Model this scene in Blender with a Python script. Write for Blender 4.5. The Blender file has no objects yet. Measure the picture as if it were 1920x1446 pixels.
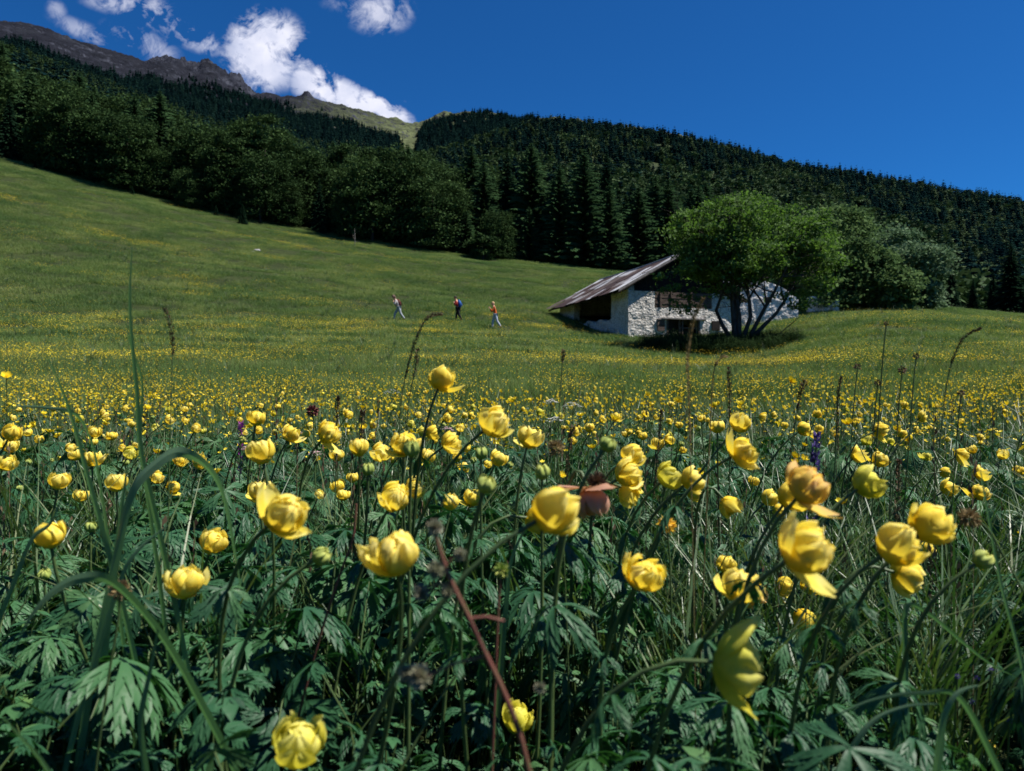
import bpy, bmesh, math, random
import numpy as np
from mathutils import Vector, Matrix, Euler
R = math.radians
rng = np.random.default_rng(7)
random.seed(7)
sc = bpy.context.scene
COL = sc.collection
F = 1371.0                       # focal length in pixels of the 1920-wide photograph

# ---------------------------------------------------------------- camera
cam_d = bpy.data.cameras.new("camera"); cam = bpy.data.objects.new("camera", cam_d); COL.objects.link(cam)
cam_d.sensor_width = 36.0; cam_d.lens = 36.0 * F / 1920.0
cam_d.clip_start = 0.02; cam_d.clip_end = 20000
cam.location = (0, 0, 0); cam.rotation_euler = (R(90), 0, 0)
cam_d.dof.use_dof = True; cam_d.dof.focus_distance = 2.3; cam_d.dof.aperture_fstop = 7.5
sc.camera = cam

# ---------------------------------------------------------------- sun, sky, exposure
SUN = Vector((0.48, -0.01, 0.875)).normalized()
el = math.asin(SUN.z); azc = math.atan2(SUN.x, SUN.y)
sun_d = bpy.data.lights.new("sun", "SUN"); sun = bpy.data.objects.new("sun", sun_d); COL.objects.link(sun)
sun_d.energy = 5.0; sun_d.angle = R(0.5); sun_d.color = (1.0, 0.95, 0.86)
sun.rotation_euler = SUN.to_track_quat('Z', 'Y').to_euler()
sun.location = (20, -10, 60)

W = bpy.data.worlds.new("World"); sc.world = W; W.use_nodes = True
SKY_STRENGTH = 0.050
CLOUDS = [  # centre and half axes in the tangent plane of north, in 1/1371ths, tilt, weight
    (498, 95, 66, 66, 0, 1.1), (528, 62, 34, 28, 20, 0.8), (462, 60, 14, 30, -5, 0.5), (590, 152, 55, 34, 30, 0.9), (645, 182, 70, 26, 24, 1.1),
    (712, 202, 56, 20, 22, 1.15), (440, 105, 26, 26, 0, 0.6), (757, 203, 12, 14, 0, 0.5),
    (712, 20, 58, 40, 0, 0.60), (655, 5, 50, 20, 0, 0.34),
    (320, 42, 105, 26, 30, 0.60), (265, 78, 70, 24, 24, 0.52), (385, 80, 40, 20, 30, 0.52), (240, 8, 90, 24, 12, 0.52),
    (165, 62, 75, 17, 24, 0.44), (105, 20, 22, 18, 50, 0.40),
]
def build_world():
    nt = W.node_tree; N = nt.nodes; L = nt.links
    for n in list(N): N.remove(n)
    out = N.new("ShaderNodeOutputWorld"); bg = N.new("ShaderNodeBackground")
    sky = N.new("ShaderNodeTexSky"); sky.sky_type = 'NISHITA'; sky.sun_disc = False
    sky.sun_elevation = el; sky.sun_rotation = azc
    sky.altitude = 1800; sky.air_density = 1.0; sky.dust_density = 0.1; sky.ozone_density = 3.0
    tint = N.new("ShaderNodeMix"); tint.data_type = 'RGBA'; tint.blend_type = 'MULTIPLY'; tint.inputs[0].default_value = 1.0
    tint.inputs[7].default_value = (0.15, 0.69, 1.26, 1)
    L.new(sky.outputs[0], tint.inputs[6])
    tc = N.new("ShaderNodeTexCoord"); sep = N.new("ShaderNodeSeparateXYZ"); L.new(tc.outputs['Generated'], sep.inputs[0])
    def M(op, a, b=None, c=None, clamp=False):
        n = N.new("ShaderNodeMath"); n.operation = op; n.use_clamp = clamp
        for i, v in enumerate((a, b, c)):
            if v is None: continue
            if isinstance(v, (int, float)): n.inputs[i].default_value = v
            else: L.new(v, n.inputs[i])
        return n.outputs[0]
    yy = M('MAXIMUM', sep.outputs[1], 0.05)
    U = M('DIVIDE', sep.outputs[0], yy); V = M('DIVIDE', sep.outputs[2], yy)
    comb = N.new("ShaderNodeCombineXYZ"); L.new(U, comb.inputs[0]); L.new(V, comb.inputs[1])
    def noise(scale, detail, rough, off, dist=0.0):
        mp = N.new("ShaderNodeMapping"); mp.inputs['Location'].default_value = off; L.new(comb.outputs[0], mp.inputs[0])
        t = N.new("ShaderNodeTexNoise"); t.inputs['Scale'].default_value = scale; t.inputs['Detail'].default_value = detail
        t.inputs['Roughness'].default_value = rough; t.inputs['Distortion'].default_value = dist
        L.new(mp.outputs[0], t.inputs['Vector']); return t.outputs[0]
    total = None
    for (cx, cy, rx, ry, ang, wgt) in CLOUDS:
        u0 = (cx - 960) / F; v0 = (723 - cy) / F; a = -R(ang); ca, sa = math.cos(a), math.sin(a)
        du = M('SUBTRACT', U, u0); dv = M('SUBTRACT', V, v0)
        p = M('MULTIPLY_ADD', du, ca * F / rx, M('MULTIPLY', dv, sa * F / rx))
        q = M('MULTIPLY_ADD', du, -sa * F / ry, M('MULTIPLY', dv, ca * F / ry))
        e = M('ADD', M('MULTIPLY', p, p), M('MULTIPLY', q, q))
        g = M('MULTIPLY', M('SUBTRACT', 1.0, M('MULTIPLY', e, 0.45), clamp=True), wgt)
        total = g if total is None else M('MAXIMUM', total, g)
    n1 = noise(17, 10, 0.60, (3.1, 1.7, 0.4), 0.7)
    n2 = noise(42, 6, 0.65, (1.1, 7.7, 0.9), 0.8)
    nn = M('ADD', M('MULTIPLY', M('SUBTRACT', n1, 0.5), 3.6), M('MULTIPLY', M('SUBTRACT', n2, 0.5), 1.5))
    dens = M('ADD', total, nn)
    gate = M('MULTIPLY', total, 3.0, clamp=True)
    alpha = M('MULTIPLY', M('MULTIPLY', M('SUBTRACT', dens, 0.22), 1.6, clamp=True), gate)
    alpha = M('MULTIPLY', alpha, M('ADD', M('MULTIPLY', total, 1.25, clamp=True), -0.14, clamp=True))
    # cloud brightness: thick cloud is greyer inside, white on its sunlit tops
    n3 = noise(20, 6, 0.6, (9.3, 4.4, 2.2), 0.3)
    br = M('ADD', M('MULTIPLY', n3, 1.5), -0.02, clamp=True)
    cc = N.new("ShaderNodeMix"); cc.data_type = 'RGBA'; L.new(br, cc.inputs[0])
    cc.inputs[6].default_value = (5.4, 6.4, 9.6, 1); cc.inputs[7].default_value = (13.5, 13.4, 14.6, 1)
    mx = N.new("ShaderNodeMix"); mx.data_type = 'RGBA'
    L.new(alpha, mx.inputs[0]); L.new(tint.outputs[2], mx.inputs[6]); L.new(cc.outputs[2], mx.inputs[7])
    L.new(mx.outputs[2], bg.inputs[0]); bg.inputs[1].default_value = SKY_STRENGTH
    L.new(bg.outputs[0], out.inputs[0])
build_world()
sc.view_settings.view_transform = 'Standard'; sc.view_settings.look = 'None'
sc.view_settings.exposure = 0.72; sc.view_settings.gamma = 1.0
sc.cycles.max_bounces = 6; sc.cycles.diffuse_bounces = 3; sc.cycles.glossy_bounces = 2
sc.cycles.transmission_bounces = 3; sc.cycles.transparent_max_bounces = 4
sc.cycles.caustics_reflective = False; sc.cycles.caustics_refractive = False
sc.cycles.use_denoising = True

# ---------------------------------------------------------------- helpers
def tag(o, label=None, cat=None, group=None, kind=None):
    if label: o['label'] = label
    if cat: o['category'] = cat
    if group: o['group'] = group
    if kind: o['kind'] = kind
    return o
def empty(name, loc=(0, 0, 0), rot=(0, 0, 0)):
    o = bpy.data.objects.new(name, None); COL.objects.link(o); o.location = loc; o.rotation_euler = rot
    o.empty_display_size = 0.1; return o

class MB:
    """collects vertices and faces, one mesh in the end"""
    def __init__(s): s.v = []; s.f = []; s.m = []; s.a = []; s.cur = 0; s.val = 0.5
    def add(s, vs, fs, val=None, mi=None):
        b = len(s.v); s.v.extend([tuple(p) for p in vs]); s.a.extend([s.val if val is None else val] * len(vs))
        s.f.extend([tuple(i + b for i in f) for f in fs]); s.m.extend([s.cur if mi is None else mi] * len(fs))
    def grid(s, P, val=None, mi=None, close=False):
        n = len(P); m = len(P[0]); vs = [p for row in P for p in row]; fs = []
        for i in range(n - 1):
            for j in range(m - 1 if not close else m):
                k = (j + 1) % m
                fs.append((i * m + j, i * m + k, (i + 1) * m + k, (i + 1) * m + j))
        s.add(vs, fs, val, mi)
    def tube(s, pts, rad, n=6, val=None, mi=None, cap=True):
        pts = [Vector(p) for p in pts]; rows = []; up = Vector((0.13, 0.31, 0.94))
        for i, p in enumerate(pts):
            t = (pts[min(i + 1, len(pts) - 1)] - pts[max(i - 1, 0)])
            t = t.normalized() if t.length > 1e-9 else Vector((0, 0, 1))
            a = t.cross(up)
            if a.length < 0.05: a = t.cross(Vector((1, 0, 0)))
            a.normalize(); b = t.cross(a)
            r = rad[i] if hasattr(rad, '__len__') else rad
            rows.append([p + (a * math.cos(q * 2 * math.pi / n) + b * math.sin(q * 2 * math.pi / n)) * r for q in range(n)])
        s.grid(rows, val, mi, close=True)
        if cap:
            s.add(rows[-1], [tuple(range(n))], val, mi); s.add(rows[0], [tuple(reversed(range(n)))], val, mi)
    def box(s, c, h, M=None, val=None, mi=None):
        vs = []
        for sx in (-1, 1):
            for sy in (-1, 1):
                for sz in (-1, 1):
                    p = Vector((c[0] + sx * h[0], c[1] + sy * h[1], c[2] + sz * h[2]))
                    vs.append(M @ p if M else p)
        s.add(vs, [(0, 1, 3, 2), (4, 6, 7, 5), (0, 4, 5, 1), (2, 3, 7, 6), (0, 2, 6, 4), (1, 5, 7, 3)], val, mi)
    def mesh(s, name, mats, smooth=False):
        me = bpy.data.meshes.new(name); me.from_pydata(s.v, [], s.f)
        for m in (mats if isinstance(mats, (list, tuple)) else [mats]): me.materials.append(m)
        at = me.attributes.new("v", 'FLOAT', 'POINT'); at.data.foreach_set('value', np.array(s.a, dtype=np.float32))
        me.polygons.foreach_set('material_index', np.array(s.m, dtype=np.int32))
        me.polygons.foreach_set('use_smooth', np.full(len(s.f), smooth)); me.update(); return me
    def build(s, name, mats, parent=None, smooth=False, link=True):
        o = bpy.data.objects.new(name, s.mesh(name, mats, smooth))
        if link: COL.objects.link(o)
        if parent: o.parent = parent
        return o

def quadmesh(name, V, nper, mats, vals=None, mi=None, smooth=False):
    """V: (k, nper, 3) loose polygons with nper corners each"""
    k = V.shape[0]; me = bpy.data.meshes.new(name)
    me.vertices.add(k * nper); me.vertices.foreach_set('co', V.astype(np.float32).ravel())
    me.loops.add(k * nper); me.loops.foreach_set('vertex_index', np.arange(k * nper, dtype=np.int32))
    me.polygons.add(k); me.polygons.foreach_set('loop_start', (np.arange(k) * nper).astype(np.int32))
    me.polygons.foreach_set('loop_total', np.full(k, nper, dtype=np.int32))
    for m in (mats if isinstance(mats, (list, tuple)) else [mats]): me.materials.append(m)
    at = me.attributes.new("v", 'FLOAT', 'POINT')
    at.data.foreach_set('value', np.repeat(vals if vals is not None else rng.random(k), nper).astype(np.float32))
    if mi is not None: me.polygons.foreach_set('material_index', mi.astype(np.int32))
    me.polygons.foreach_set('use_smooth', np.full(k, smooth))
    me.update(calc_edges=True); return me

def vnoise(x, y, seed=0):
    xi = np.floor(x).astype(np.int64); yi = np.floor(y).astype(np.int64); fx = x - xi; fy = y - yi
    fx = fx * fx * (3 - 2 * fx); fy = fy * fy * (3 - 2 * fy)
    def h(a, b):
        n = (a * 374761393 + b * 668265263 + seed * 1442695041) & 0x7fffffff
        n = ((n ^ (n >> 13)) * 1274126177) & 0x7fffffff
        return ((n ^ (n >> 16)) & 0xffff) / 65535.0
    return (h(xi, yi) * (1 - fx) + h(xi + 1, yi) * fx) * (1 - fy) + (h(xi, yi + 1) * (1 - fx) + h(xi + 1, yi + 1) * fx) * fy
def fbm(x, y, o=4, seed=0, g=0.5):
    s = 0; a = 1; t = 0
    for i in range(o):
        s = s + a * vnoise(x, y, seed + i * 17); t += a; a *= g; x = x * 2.03 + 5.1; y = y * 2.03 + 1.7
    return s / t

# ---------------------------------------------------------------- materials
def newmat(name):
    m = bpy.data.materials.new(name); m.use_nodes = True; nt = m.node_tree
    for n in list(nt.nodes): nt.nodes.remove(n)
    return m, nt, nt.nodes.new("ShaderNodeOutputMaterial")
def rgb(c): return (c[0], c[1], c[2], 1)
def ramp(nt, src, stops):
    r = nt.nodes.new("ShaderNodeValToRGB"); e = r.color_ramp.elements
    e[0].position = stops[0][0]; e[0].color = rgb(stops[0][1]); e[1].position = stops[-1][0]; e[1].color = rgb(stops[-1][1])
    for p, c in stops[1:-1]:
        q = e.new(p); q.color = rgb(c)
    nt.links.new(src, r.inputs[0]); return r.outputs[0]
def leafmat(name, cols, trans=0.25, rough=0.5, spec=0.4, src='v', nscale=None, randw=0.35, tcol=None, bump=None, wscale=None):
    """cols: dark..light base colours; picked by the per-leaf value, a noise and the object's random number"""
    m, nt, out = newmat(name); N = nt.nodes; L = nt.links
    at = N.new("ShaderNodeAttribute"); at.attribute_name = 'v'
    oi = N.new("ShaderNodeObjectInfo")
    a = N.new("ShaderNodeMath"); a.operation = 'MULTIPLY_ADD'; a.inputs[1].default_value = randw; L.new(oi.outputs['Random'], a.inputs[0])
    b = N.new("ShaderNodeMath"); b.operation = 'MULTIPLY'; b.inputs[1].default_value = 1 - randw; L.new(at.outputs['Fac'], b.inputs[0])
    L.new(b.outputs[0], a.inputs[2]); fac = a.outputs[0]
    if nscale:
        tc = N.new("ShaderNodeTexCoord"); no = N.new("ShaderNodeTexNoise"); no.inputs['Scale'].default_value = nscale; no.inputs['Detail'].default_value = 3
        L.new(tc.outputs['Object'], no.inputs['Vector'])
        c = N.new("ShaderNodeMath"); c.operation = 'MULTIPLY_ADD'; c.inputs[1].default_value = 1.1; L.new(no.outputs[0], c.inputs[0])
        d = N.new("ShaderNodeMath"); d.operation = 'MULTIPLY_ADD'; d.inputs[1].default_value = 0.55; d.inputs[2].default_value = -0.35
        L.new(fac, d.inputs[0]); L.new(d.outputs[0], c.inputs[2]); fac = c.outputs[0]
    if wscale:       # drifts of lighter and darker growth across the slope
        ge = N.new("ShaderNodeNewGeometry"); mpw = N.new("ShaderNodeMapping"); mpw.inputs['Scale'].default_value = (1, 1.6, 0.3); L.new(ge.outputs['Position'], mpw.inputs[0])
        wn = N.new("ShaderNodeTexNoise"); wn.inputs['Scale'].default_value = wscale; wn.inputs['Detail'].default_value = 7; wn.inputs['Roughness'].default_value = .65; L.new(mpw.outputs[0], wn.inputs['Vector'])
        e1 = N.new("ShaderNodeMath"); e1.operation = 'MULTIPLY_ADD'; e1.inputs[1].default_value = 2.4; e1.inputs[2].default_value = -1.2; L.new(wn.outputs[0], e1.inputs[0])
        e2 = N.new("ShaderNodeMath"); e2.operation = 'ADD'; L.new(e1.outputs[0], e2.inputs[0]); L.new(fac, e2.inputs[1]); fac = e2.outputs[0]
    n = len(cols); col = ramp(nt, fac, [(i / (n - 1) * 0.86 + 0.07, c) for i, c in enumerate(cols)])
    p = N.new("ShaderNodeBsdfPrincipled"); L.new(col, p.inputs['Base Color']); p.inputs['Roughness'].default_value = rough
    p.inputs['Specular IOR Level'].default_value = spec
    if bump:
        tc2 = N.new("ShaderNodeTexCoord"); bn = N.new("ShaderNodeTexNoise"); bn.inputs['Scale'].default_value = bump[0]; bn.inputs['Detail'].default_value = 2
        L.new(tc2.outputs['Object'], bn.inputs['Vector']); bb = N.new("ShaderNodeBump"); bb.inputs['Strength'].default_value = bump[1]; bb.inputs['Distance'].default_value = bump[2]
        L.new(bn.outputs[0], bb.inputs['Height']); L.new(bb.outputs[0], p.inputs['Normal'])
    if trans > 0:
        t = N.new("ShaderNodeBsdfTranslucent"); mix = N.new("ShaderNodeMixShader"); mix.inputs[0].default_value = trans
        if tcol:
            tm = N.new("ShaderNodeMix"); tm.data_type = 'RGBA'; tm.blend_type = 'MULTIPLY'; tm.inputs[0].default_value = 1
            tm.inputs[7].default_value = rgb(tcol); L.new(col, tm.inputs[6]); L.new(tm.outputs[2], t.inputs[0])
        else: L.new(col, t.inputs[0])
        L.new(p.outputs[0], mix.inputs[1]); L.new(t.outputs[0], mix.inputs[2]); L.new(mix.outputs[0], out.inputs[0])
    else: L.new(p.outputs[0], out.inputs[0])
    return m
def solid(name, cols, nscale=3.0, rough=0.8, spec=0.3, bump=None, stretch=(1, 1, 1), detail=5, metal=0.0, lohi=(0.3, 0.7)):
    m, nt, out = newmat(name); N = nt.nodes; L = nt.links
    tc = N.new("ShaderNodeTexCoord"); mp = N.new("ShaderNodeMapping"); mp.inputs['Scale'].default_value = stretch
    L.new(tc.outputs['Object'], mp.inputs[0])
    no = N.new("ShaderNodeTexNoise"); no.inputs['Scale'].default_value = nscale; no.inputs['Detail'].default_value = detail; no.inputs['Roughness'].default_value = 0.6
    L.new(mp.outputs[0], no.inputs['Vector']); n = len(cols)
    col = ramp(nt, no.outputs[0], [(lohi[0] + (lohi[1] - lohi[0]) * i / max(1, n - 1), c) for i, c in enumerate(cols)]) if n > 1 else None
    p = N.new("ShaderNodeBsdfPrincipled"); p.inputs['Roughness'].default_value = rough; p.inputs['Specular IOR Level'].default_value = spec; p.inputs['Metallic'].default_value = metal
    if col: L.new(col, p.inputs['Base Color'])
    else: p.inputs['Base Color'].default_value = rgb(cols[0])
    if bump:
        b2 = N.new("ShaderNodeTexNoise"); b2.inputs['Scale'].default_value = bump[0]; b2.inputs['Detail'].default_value = 6; L.new(mp.outputs[0], b2.inputs['Vector'])
        bb = N.new("ShaderNodeBump"); bb.inputs['Strength'].default_value = bump[1]; bb.inputs['Distance'].default_value = bump[2]
        L.new(b2.outputs[0], bb.inputs['Height']); L.new(bb.outputs[0], p.inputs['Normal'])
    L.new(p.outputs[0], out.inputs[0]); return m

def petalmat(name, cols, nscale=60, trans=0.45, tcol=(1.0, 0.93, 0.6)):
    """globeflower petal: fine darker veins running up the petal, colour drifting from base to rim ('v' = place up the petal)"""
    m, nt, out = newmat(name); N = nt.nodes; L = nt.links
    at = N.new("ShaderNodeAttribute"); at.attribute_name = 'v'; oi = N.new("ShaderNodeObjectInfo")
    tc = N.new("ShaderNodeTexCoord"); no = N.new("ShaderNodeTexNoise"); no.inputs['Scale'].default_value = nscale; no.inputs['Detail'].default_value = 3
    L.new(tc.outputs['Object'], no.inputs['Vector'])
    def MA(a, k, b):
        n = N.new("ShaderNodeMath"); n.operation = 'MULTIPLY_ADD'; L.new(a, n.inputs[0]); n.inputs[1].default_value = k
        if isinstance(b, float): n.inputs[2].default_value = b
        else: L.new(b, n.inputs[2])
        return n.outputs[0]
    fac = MA(no.outputs[0], 0.6, MA(oi.outputs['Random'], 0.18, MA(at.outputs['Fac'], 0.62, -0.17)))
    n = len(cols); col = ramp(nt, fac, [(i / (n - 1), c) for i, c in enumerate(cols)])
    p = N.new("ShaderNodeBsdfPrincipled"); L.new(col, p.inputs['Base Color']); p.inputs['Roughness'].default_value = 0.6; p.inputs['Specular IOR Level'].default_value = 0.12
    bb = N.new("ShaderNodeBump"); bb.inputs['Strength'].default_value = 0.35; bb.inputs['Distance'].default_value = 0.0012
    n2 = N.new("ShaderNodeTexNoise"); n2.inputs['Scale'].default_value = 140; n2.inputs['Detail'].default_value = 2; L.new(tc.outputs['Object'], n2.inputs['Vector'])
    L.new(n2.outputs[0], bb.inputs['Height']); L.new(bb.outputs[0], p.inputs['Normal'])
    t = N.new("ShaderNodeBsdfTranslucent"); tm = N.new("ShaderNodeMix"); tm.data_type = 'RGBA'; tm.blend_type = 'MULTIPLY'; tm.inputs[0].default_value = 1
    tm.inputs[7].default_value = rgb(tcol); L.new(col, tm.inputs[6]); L.new(tm.outputs[2], t.inputs[0])
    mix = N.new("ShaderNodeMixShader"); mix.inputs[0].default_value = trans
    L.new(p.outputs[0], mix.inputs[1]); L.new(t.outputs[0], mix.inputs[2]); L.new(mix.outputs[0], out.inputs[0]); return m

M_petal = petalmat("petal_yellow", [(0.80, 0.45, 0.006), (0.94, 0.71, 0.03), (0.97, 0.83, 0.13), (0.98, 0.90, 0.40)])
M_petal_green = petalmat("petal_greenish", [(0.35, 0.42, 0.03), (0.62, 0.62, 0.05), (0.80, 0.76, 0.12), (0.88, 0.84, 0.30)])
M_petal_old = petalmat("petal_aged", [(0.60, 0.33, 0.03), (0.85, 0.56, 0.05), (0.88, 0.66, 0.14), (0.84, 0.56, 0.27)])
M_petal_pink = petalmat("petal_withered", [(0.30, 0.16, 0.06), (0.52, 0.26, 0.15), (0.62, 0.34, 0.24), (0.70, 0.46, 0.25)])
M_bud = petalmat("bud_green", [(0.10, 0.17, 0.035), (0.22, 0.31, 0.06), (0.36, 0.42, 0.11), (0.58, 0.56, 0.14)], trans=0.15, tcol=(0.9, 1, 0.5))
M_butter = leafmat("buttercup_petal", [(0.84, 0.58, 0.004), (0.90, 0.70, 0.02), (0.92, 0.78, 0.08)], trans=0.25, rough=0.5, spec=0.3, tcol=(1, .95, .5))
M_stem = leafmat("stem_green", [(0.030, 0.060, 0.022), (0.06, 0.10, 0.03), (0.10, 0.15, 0.045)], trans=0.0, rough=0.5, nscale=25)
M_redstem = solid("stem_reddish", [(0.06, 0.03, 0.02), (0.17, 0.06, 0.045), (0.12, 0.09, 0.04)], nscale=30, rough=0.6)
M_leaf = leafmat("globeflower_leaf", [(0.014, 0.050, 0.024), (0.024, 0.086, 0.038), (0.042, 0.125, 0.050), (0.090, 0.175, 0.055)], trans=0.2, rough=0.5, spec=0.26, randw=0.55, tcol=(0.9, 1.3, 0.5), bump=(90, 0.5, 0.002))
M_grass = leafmat("grass_blade", [(0.022, 0.058, 0.022), (0.042, 0.095, 0.032), (0.065, 0.125, 0.04), (0.13, 0.16, 0.06)], trans=0.25, rough=0.42, spec=0.45, randw=0.2, tcol=(1, 1.2, 0.5))
M_blade = leafmat("broad_grass_blade", [(0.08, 0.16, 0.08), (0.13, 0.23, 0.12), (0.17, 0.28, 0.16)], trans=0.35, rough=0.4, spec=0.5, randw=0.5, tcol=(0.9, 1.2, 0.6))
M_seed = leafmat("seed_head", [(0.05, 0.03, 0.02), (0.11, 0.07, 0.045), (0.18, 0.13, 0.08)], trans=0.1, rough=0.8, spec=0.1, randw=0.4)
M_straw = leafmat("straw_seed_head", [(0.15, 0.10, 0.05), (0.26, 0.19, 0.09), (0.32, 0.26, 0.13)], trans=0.2, rough=0.8, spec=0.1, randw=0.4)
M_white = leafmat("umbel_white", [(0.45, 0.45, 0.42), (0.7, 0.7, 0.68), (0.8, 0.78, 0.76)], trans=0.2, rough=0.7, spec=0.1)
M_violet = leafmat("spike_violet", [(0.03, 0.02, 0.09), (0.09, 0.06, 0.26), (0.17, 0.12, 0.38)], trans=0.2, rough=0.7, spec=0.1)
M_magenta = leafmat("petal_magenta", [(0.22, 0.03, 0.22), (0.35, 0.07, 0.36)], trans=0.2, rough=0.6, spec=0.1)
M_pinkw = leafmat("petal_pale_pink", [(0.45, 0.28, 0.32), (0.65, 0.5, 0.5)], trans=0.2, rough=0.6, spec=0.1)
M_mgrass = leafmat("meadow_grass", [(0.060, 0.118, 0.045), (0.105, 0.170, 0.054), (0.158, 0.228, 0.068), (0.24, 0.265, 0.108)], trans=0.3, rough=0.7, spec=0.1, randw=0.3, wscale=.16, tcol=(1, 1.15, 0.5))
M_beech = leafmat("beech_leaves", [(0.012, 0.027, 0.010), (0.026, 0.053, 0.017), (0.045, 0.084, 0.026), (0.080, 0.128, 0.042)], trans=0.2, rough=0.85, spec=0.05, randw=0.3, nscale=0.5)
M_spruce = leafmat("spruce_needles", [(0.006, 0.016, 0.009), (0.009, 0.023, 0.012), (0.015, 0.033, 0.016)], trans=0.08, rough=1.0, spec=0.0, randw=0.4, nscale=0.7)
M_larch = leafmat("larch_needles", [(0.018, 0.040, 0.017), (0.030, 0.064, 0.026), (0.052, 0.096, 0.037)], trans=0.2, rough=1.0, spec=0.0, randw=0.4, nscale=0.7)
M_ash = leafmat("ash_leaves", [(0.040, 0.078, 0.024), (0.075, 0.135, 0.040), (0.130, 0.215, 0.065), (0.20, 0.30, 0.10)], trans=0.35, rough=0.75, spec=0.1, randw=0.1, nscale=0.9, tcol=(1, 1.2, .5))
M_ash2 = leafmat("bush_leaves", [(0.042, 0.082, 0.030), (0.075, 0.135, 0.046), (0.125, 0.200, 0.070), (0.19, 0.27, 0.11)], trans=0.3, rough=0.85, spec=0.05, randw=0.1, nscale=0.7)
M_willow = leafmat("whitebeam_leaves", [(0.050, 0.105, 0.045), (0.095, 0.165, 0.080), (0.17, 0.25, 0.14), (0.24, 0.32, 0.21)], trans=0.25, rough=0.8, spec=0.1, randw=0.1, nscale=0.6)
M_bark = solid("bark", [(0.025, 0.020, 0.016), (0.06, 0.05, 0.042), (0.10, 0.09, 0.08)], nscale=4, rough=0.9, bump=(8, 0.6, 0.05), stretch=(3, 3, 0.6))
M_palebark = solid("pale_bark", [(0.10, 0.09, 0.08), (0.24, 0.22, 0.20)], nscale=4, rough=0.9, stretch=(3, 3, 0.5))
M_far = leafmat("far_conifers", [(0.003, 0.010, 0.013), (0.005, 0.017, 0.019), (0.009, 0.028, 0.026), (0.018, 0.048, 0.036)], trans=0.05, rough=1.0, spec=0.0, randw=0.85)  # blue in the needle colour stands in for slight distance haze
M_farb = leafmat("far_broadleaves", [(0.014, 0.032, 0.014), (0.028, 0.058, 0.020), (0.045, 0.085, 0.026), (0.07, 0.11, 0.045)], trans=0.1, rough=0.8, spec=0.1, randw=0.75)

# ---------------------------------------------------------------- the lie of the land
XC = np.array([-400, 0, 200, 400, 600, 770, 860, 1000, 1180, 1300, 1400, 1500, 1570, 1700, 1920, 2300], float)
DK = np.array([20, 35, 42, 50, 75, 110, 200, 400, 1000, 2000, 3000], float)
ROWS = np.array([
    [690, 620, 520, 330, 200, 110, 60, 20, -40, 100],
    [695, 640, 560, 420, 290, 215, 150, 96, 33, 200],
    [698, 648, 585, 465, 345, 295, 240, 170, 84, 240],
    [700, 652, 600, 500, 400, 365, 325, 250, 118, 260],
    [702, 655, 610, 530, 437, 415, 370, 290, 178, 300],
    [702, 657, 618, 545, 462, 440, 398, 310, 225, 330],
    [703, 659, 624, 552, 474, 455, 400, 288, 203, 330],
    [703, 660, 629, 562, 489, 478, 435, 226, 262, 400],
    [704, 662, 630, 575, 503, 500, 460, 246, 300, 420],
    [705, 662, 632, 582, 515, 515, 475, 266, 320, 430],
    [705, 659, 627, 592, 560, 545, 490, 290, 350, 440],
    [704, 653, 600, 572, 577, 568, 505, 322, 400, 450],
    [704, 650, 596, 571, 582, 580, 515, 326, 410, 460],
    [703, 646, 588, 568, 587, 592, 535, 350, 430, 500],
    [705, 655, 610, 592, 602, 610, 562, 386, 470, 520],
    [705, 660, 620, 610, 620, 625, 600, 450, 520, 560]], float)
_z35 = (723 - ROWS[:, 1]) * 35; _z50 = (723 - ROWS[:, 2]) * 50
ROWS = np.insert(ROWS, 2, 723 - (_z35 * 8 / 15 + _z50 * 7 / 15) / 42, axis=1)
for _c, _a, _b in ((8, 684, 664), (9, 692, 664), (10, 692, 662), (11, 684, 648)): ROWS[_c, 1] = _a; ROWS[_c, 2] = _b
SKYL = np.array([(-400, -40), (0, 33), (60, 38), (100, 52), (150, 72), (200, 84), (280, 110), (290, 106), (300, 99), (325, 101), (345, 112), (365, 119), (382, 111),
                 (400, 111), (415, 124), (430, 136), (445, 134), (456, 142), (464, 163), (500, 165), (520, 170), (560, 171), (574, 164), (584, 174), (640, 186), (700, 206),
                 (750, 217), (775, 226), (800, 215), (850, 202), (880, 203), (940, 212), (1000, 262)], float)
NU, ND = 420, 260
UG = np.linspace(-1.0, 1.0, NU); LG = np.linspace(math.log(1.5), math.log(3000), ND)
def _table():
    xs = 960 + UG * F; d = np.exp(LG)
    kd = np.concatenate([[1.5, 5, 10], DK]); T = np.zeros((NU, ND))
    colrow = np.array([np.interp(xs, XC, ROWS[:, k]) for k in range(len(DK))])
    colrow[9] = np.where(xs < 980, np.interp(xs, SKYL[:, 0], SKYL[:, 1]), colrow[8])
    for i in range(NU):
        z = np.concatenate([[-0.62, -0.60, -0.43], (723 - colrow[:, i]) / F * DK])
        T[i] = np.interp(d, kd, z)
    def blur(A, sig, ax):
        k = int(sig * 3) + 1; w = np.exp(-0.5 * (np.arange(-k, k + 1) / sig) ** 2); w /= w.sum()
        P = np.pad(A, [(k, k) if a == ax else (0, 0) for a in (0, 1)], mode='edge')
        return np.apply_along_axis(lambda r: np.convolve(r, w, 'valid'), ax, P)
    S = T / d[None, :]
    S = blur(S, 3.2, 1)
    near = blur(S, 9, 0); far = blur(S, 0.8, 0)
    t = np.clip((np.log(d) - math.log(500)) / (math.log(1500) - math.log(500)), 0, 1)[None, :]
    return near * (1 - t) + far * t
ST = _table()
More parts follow.
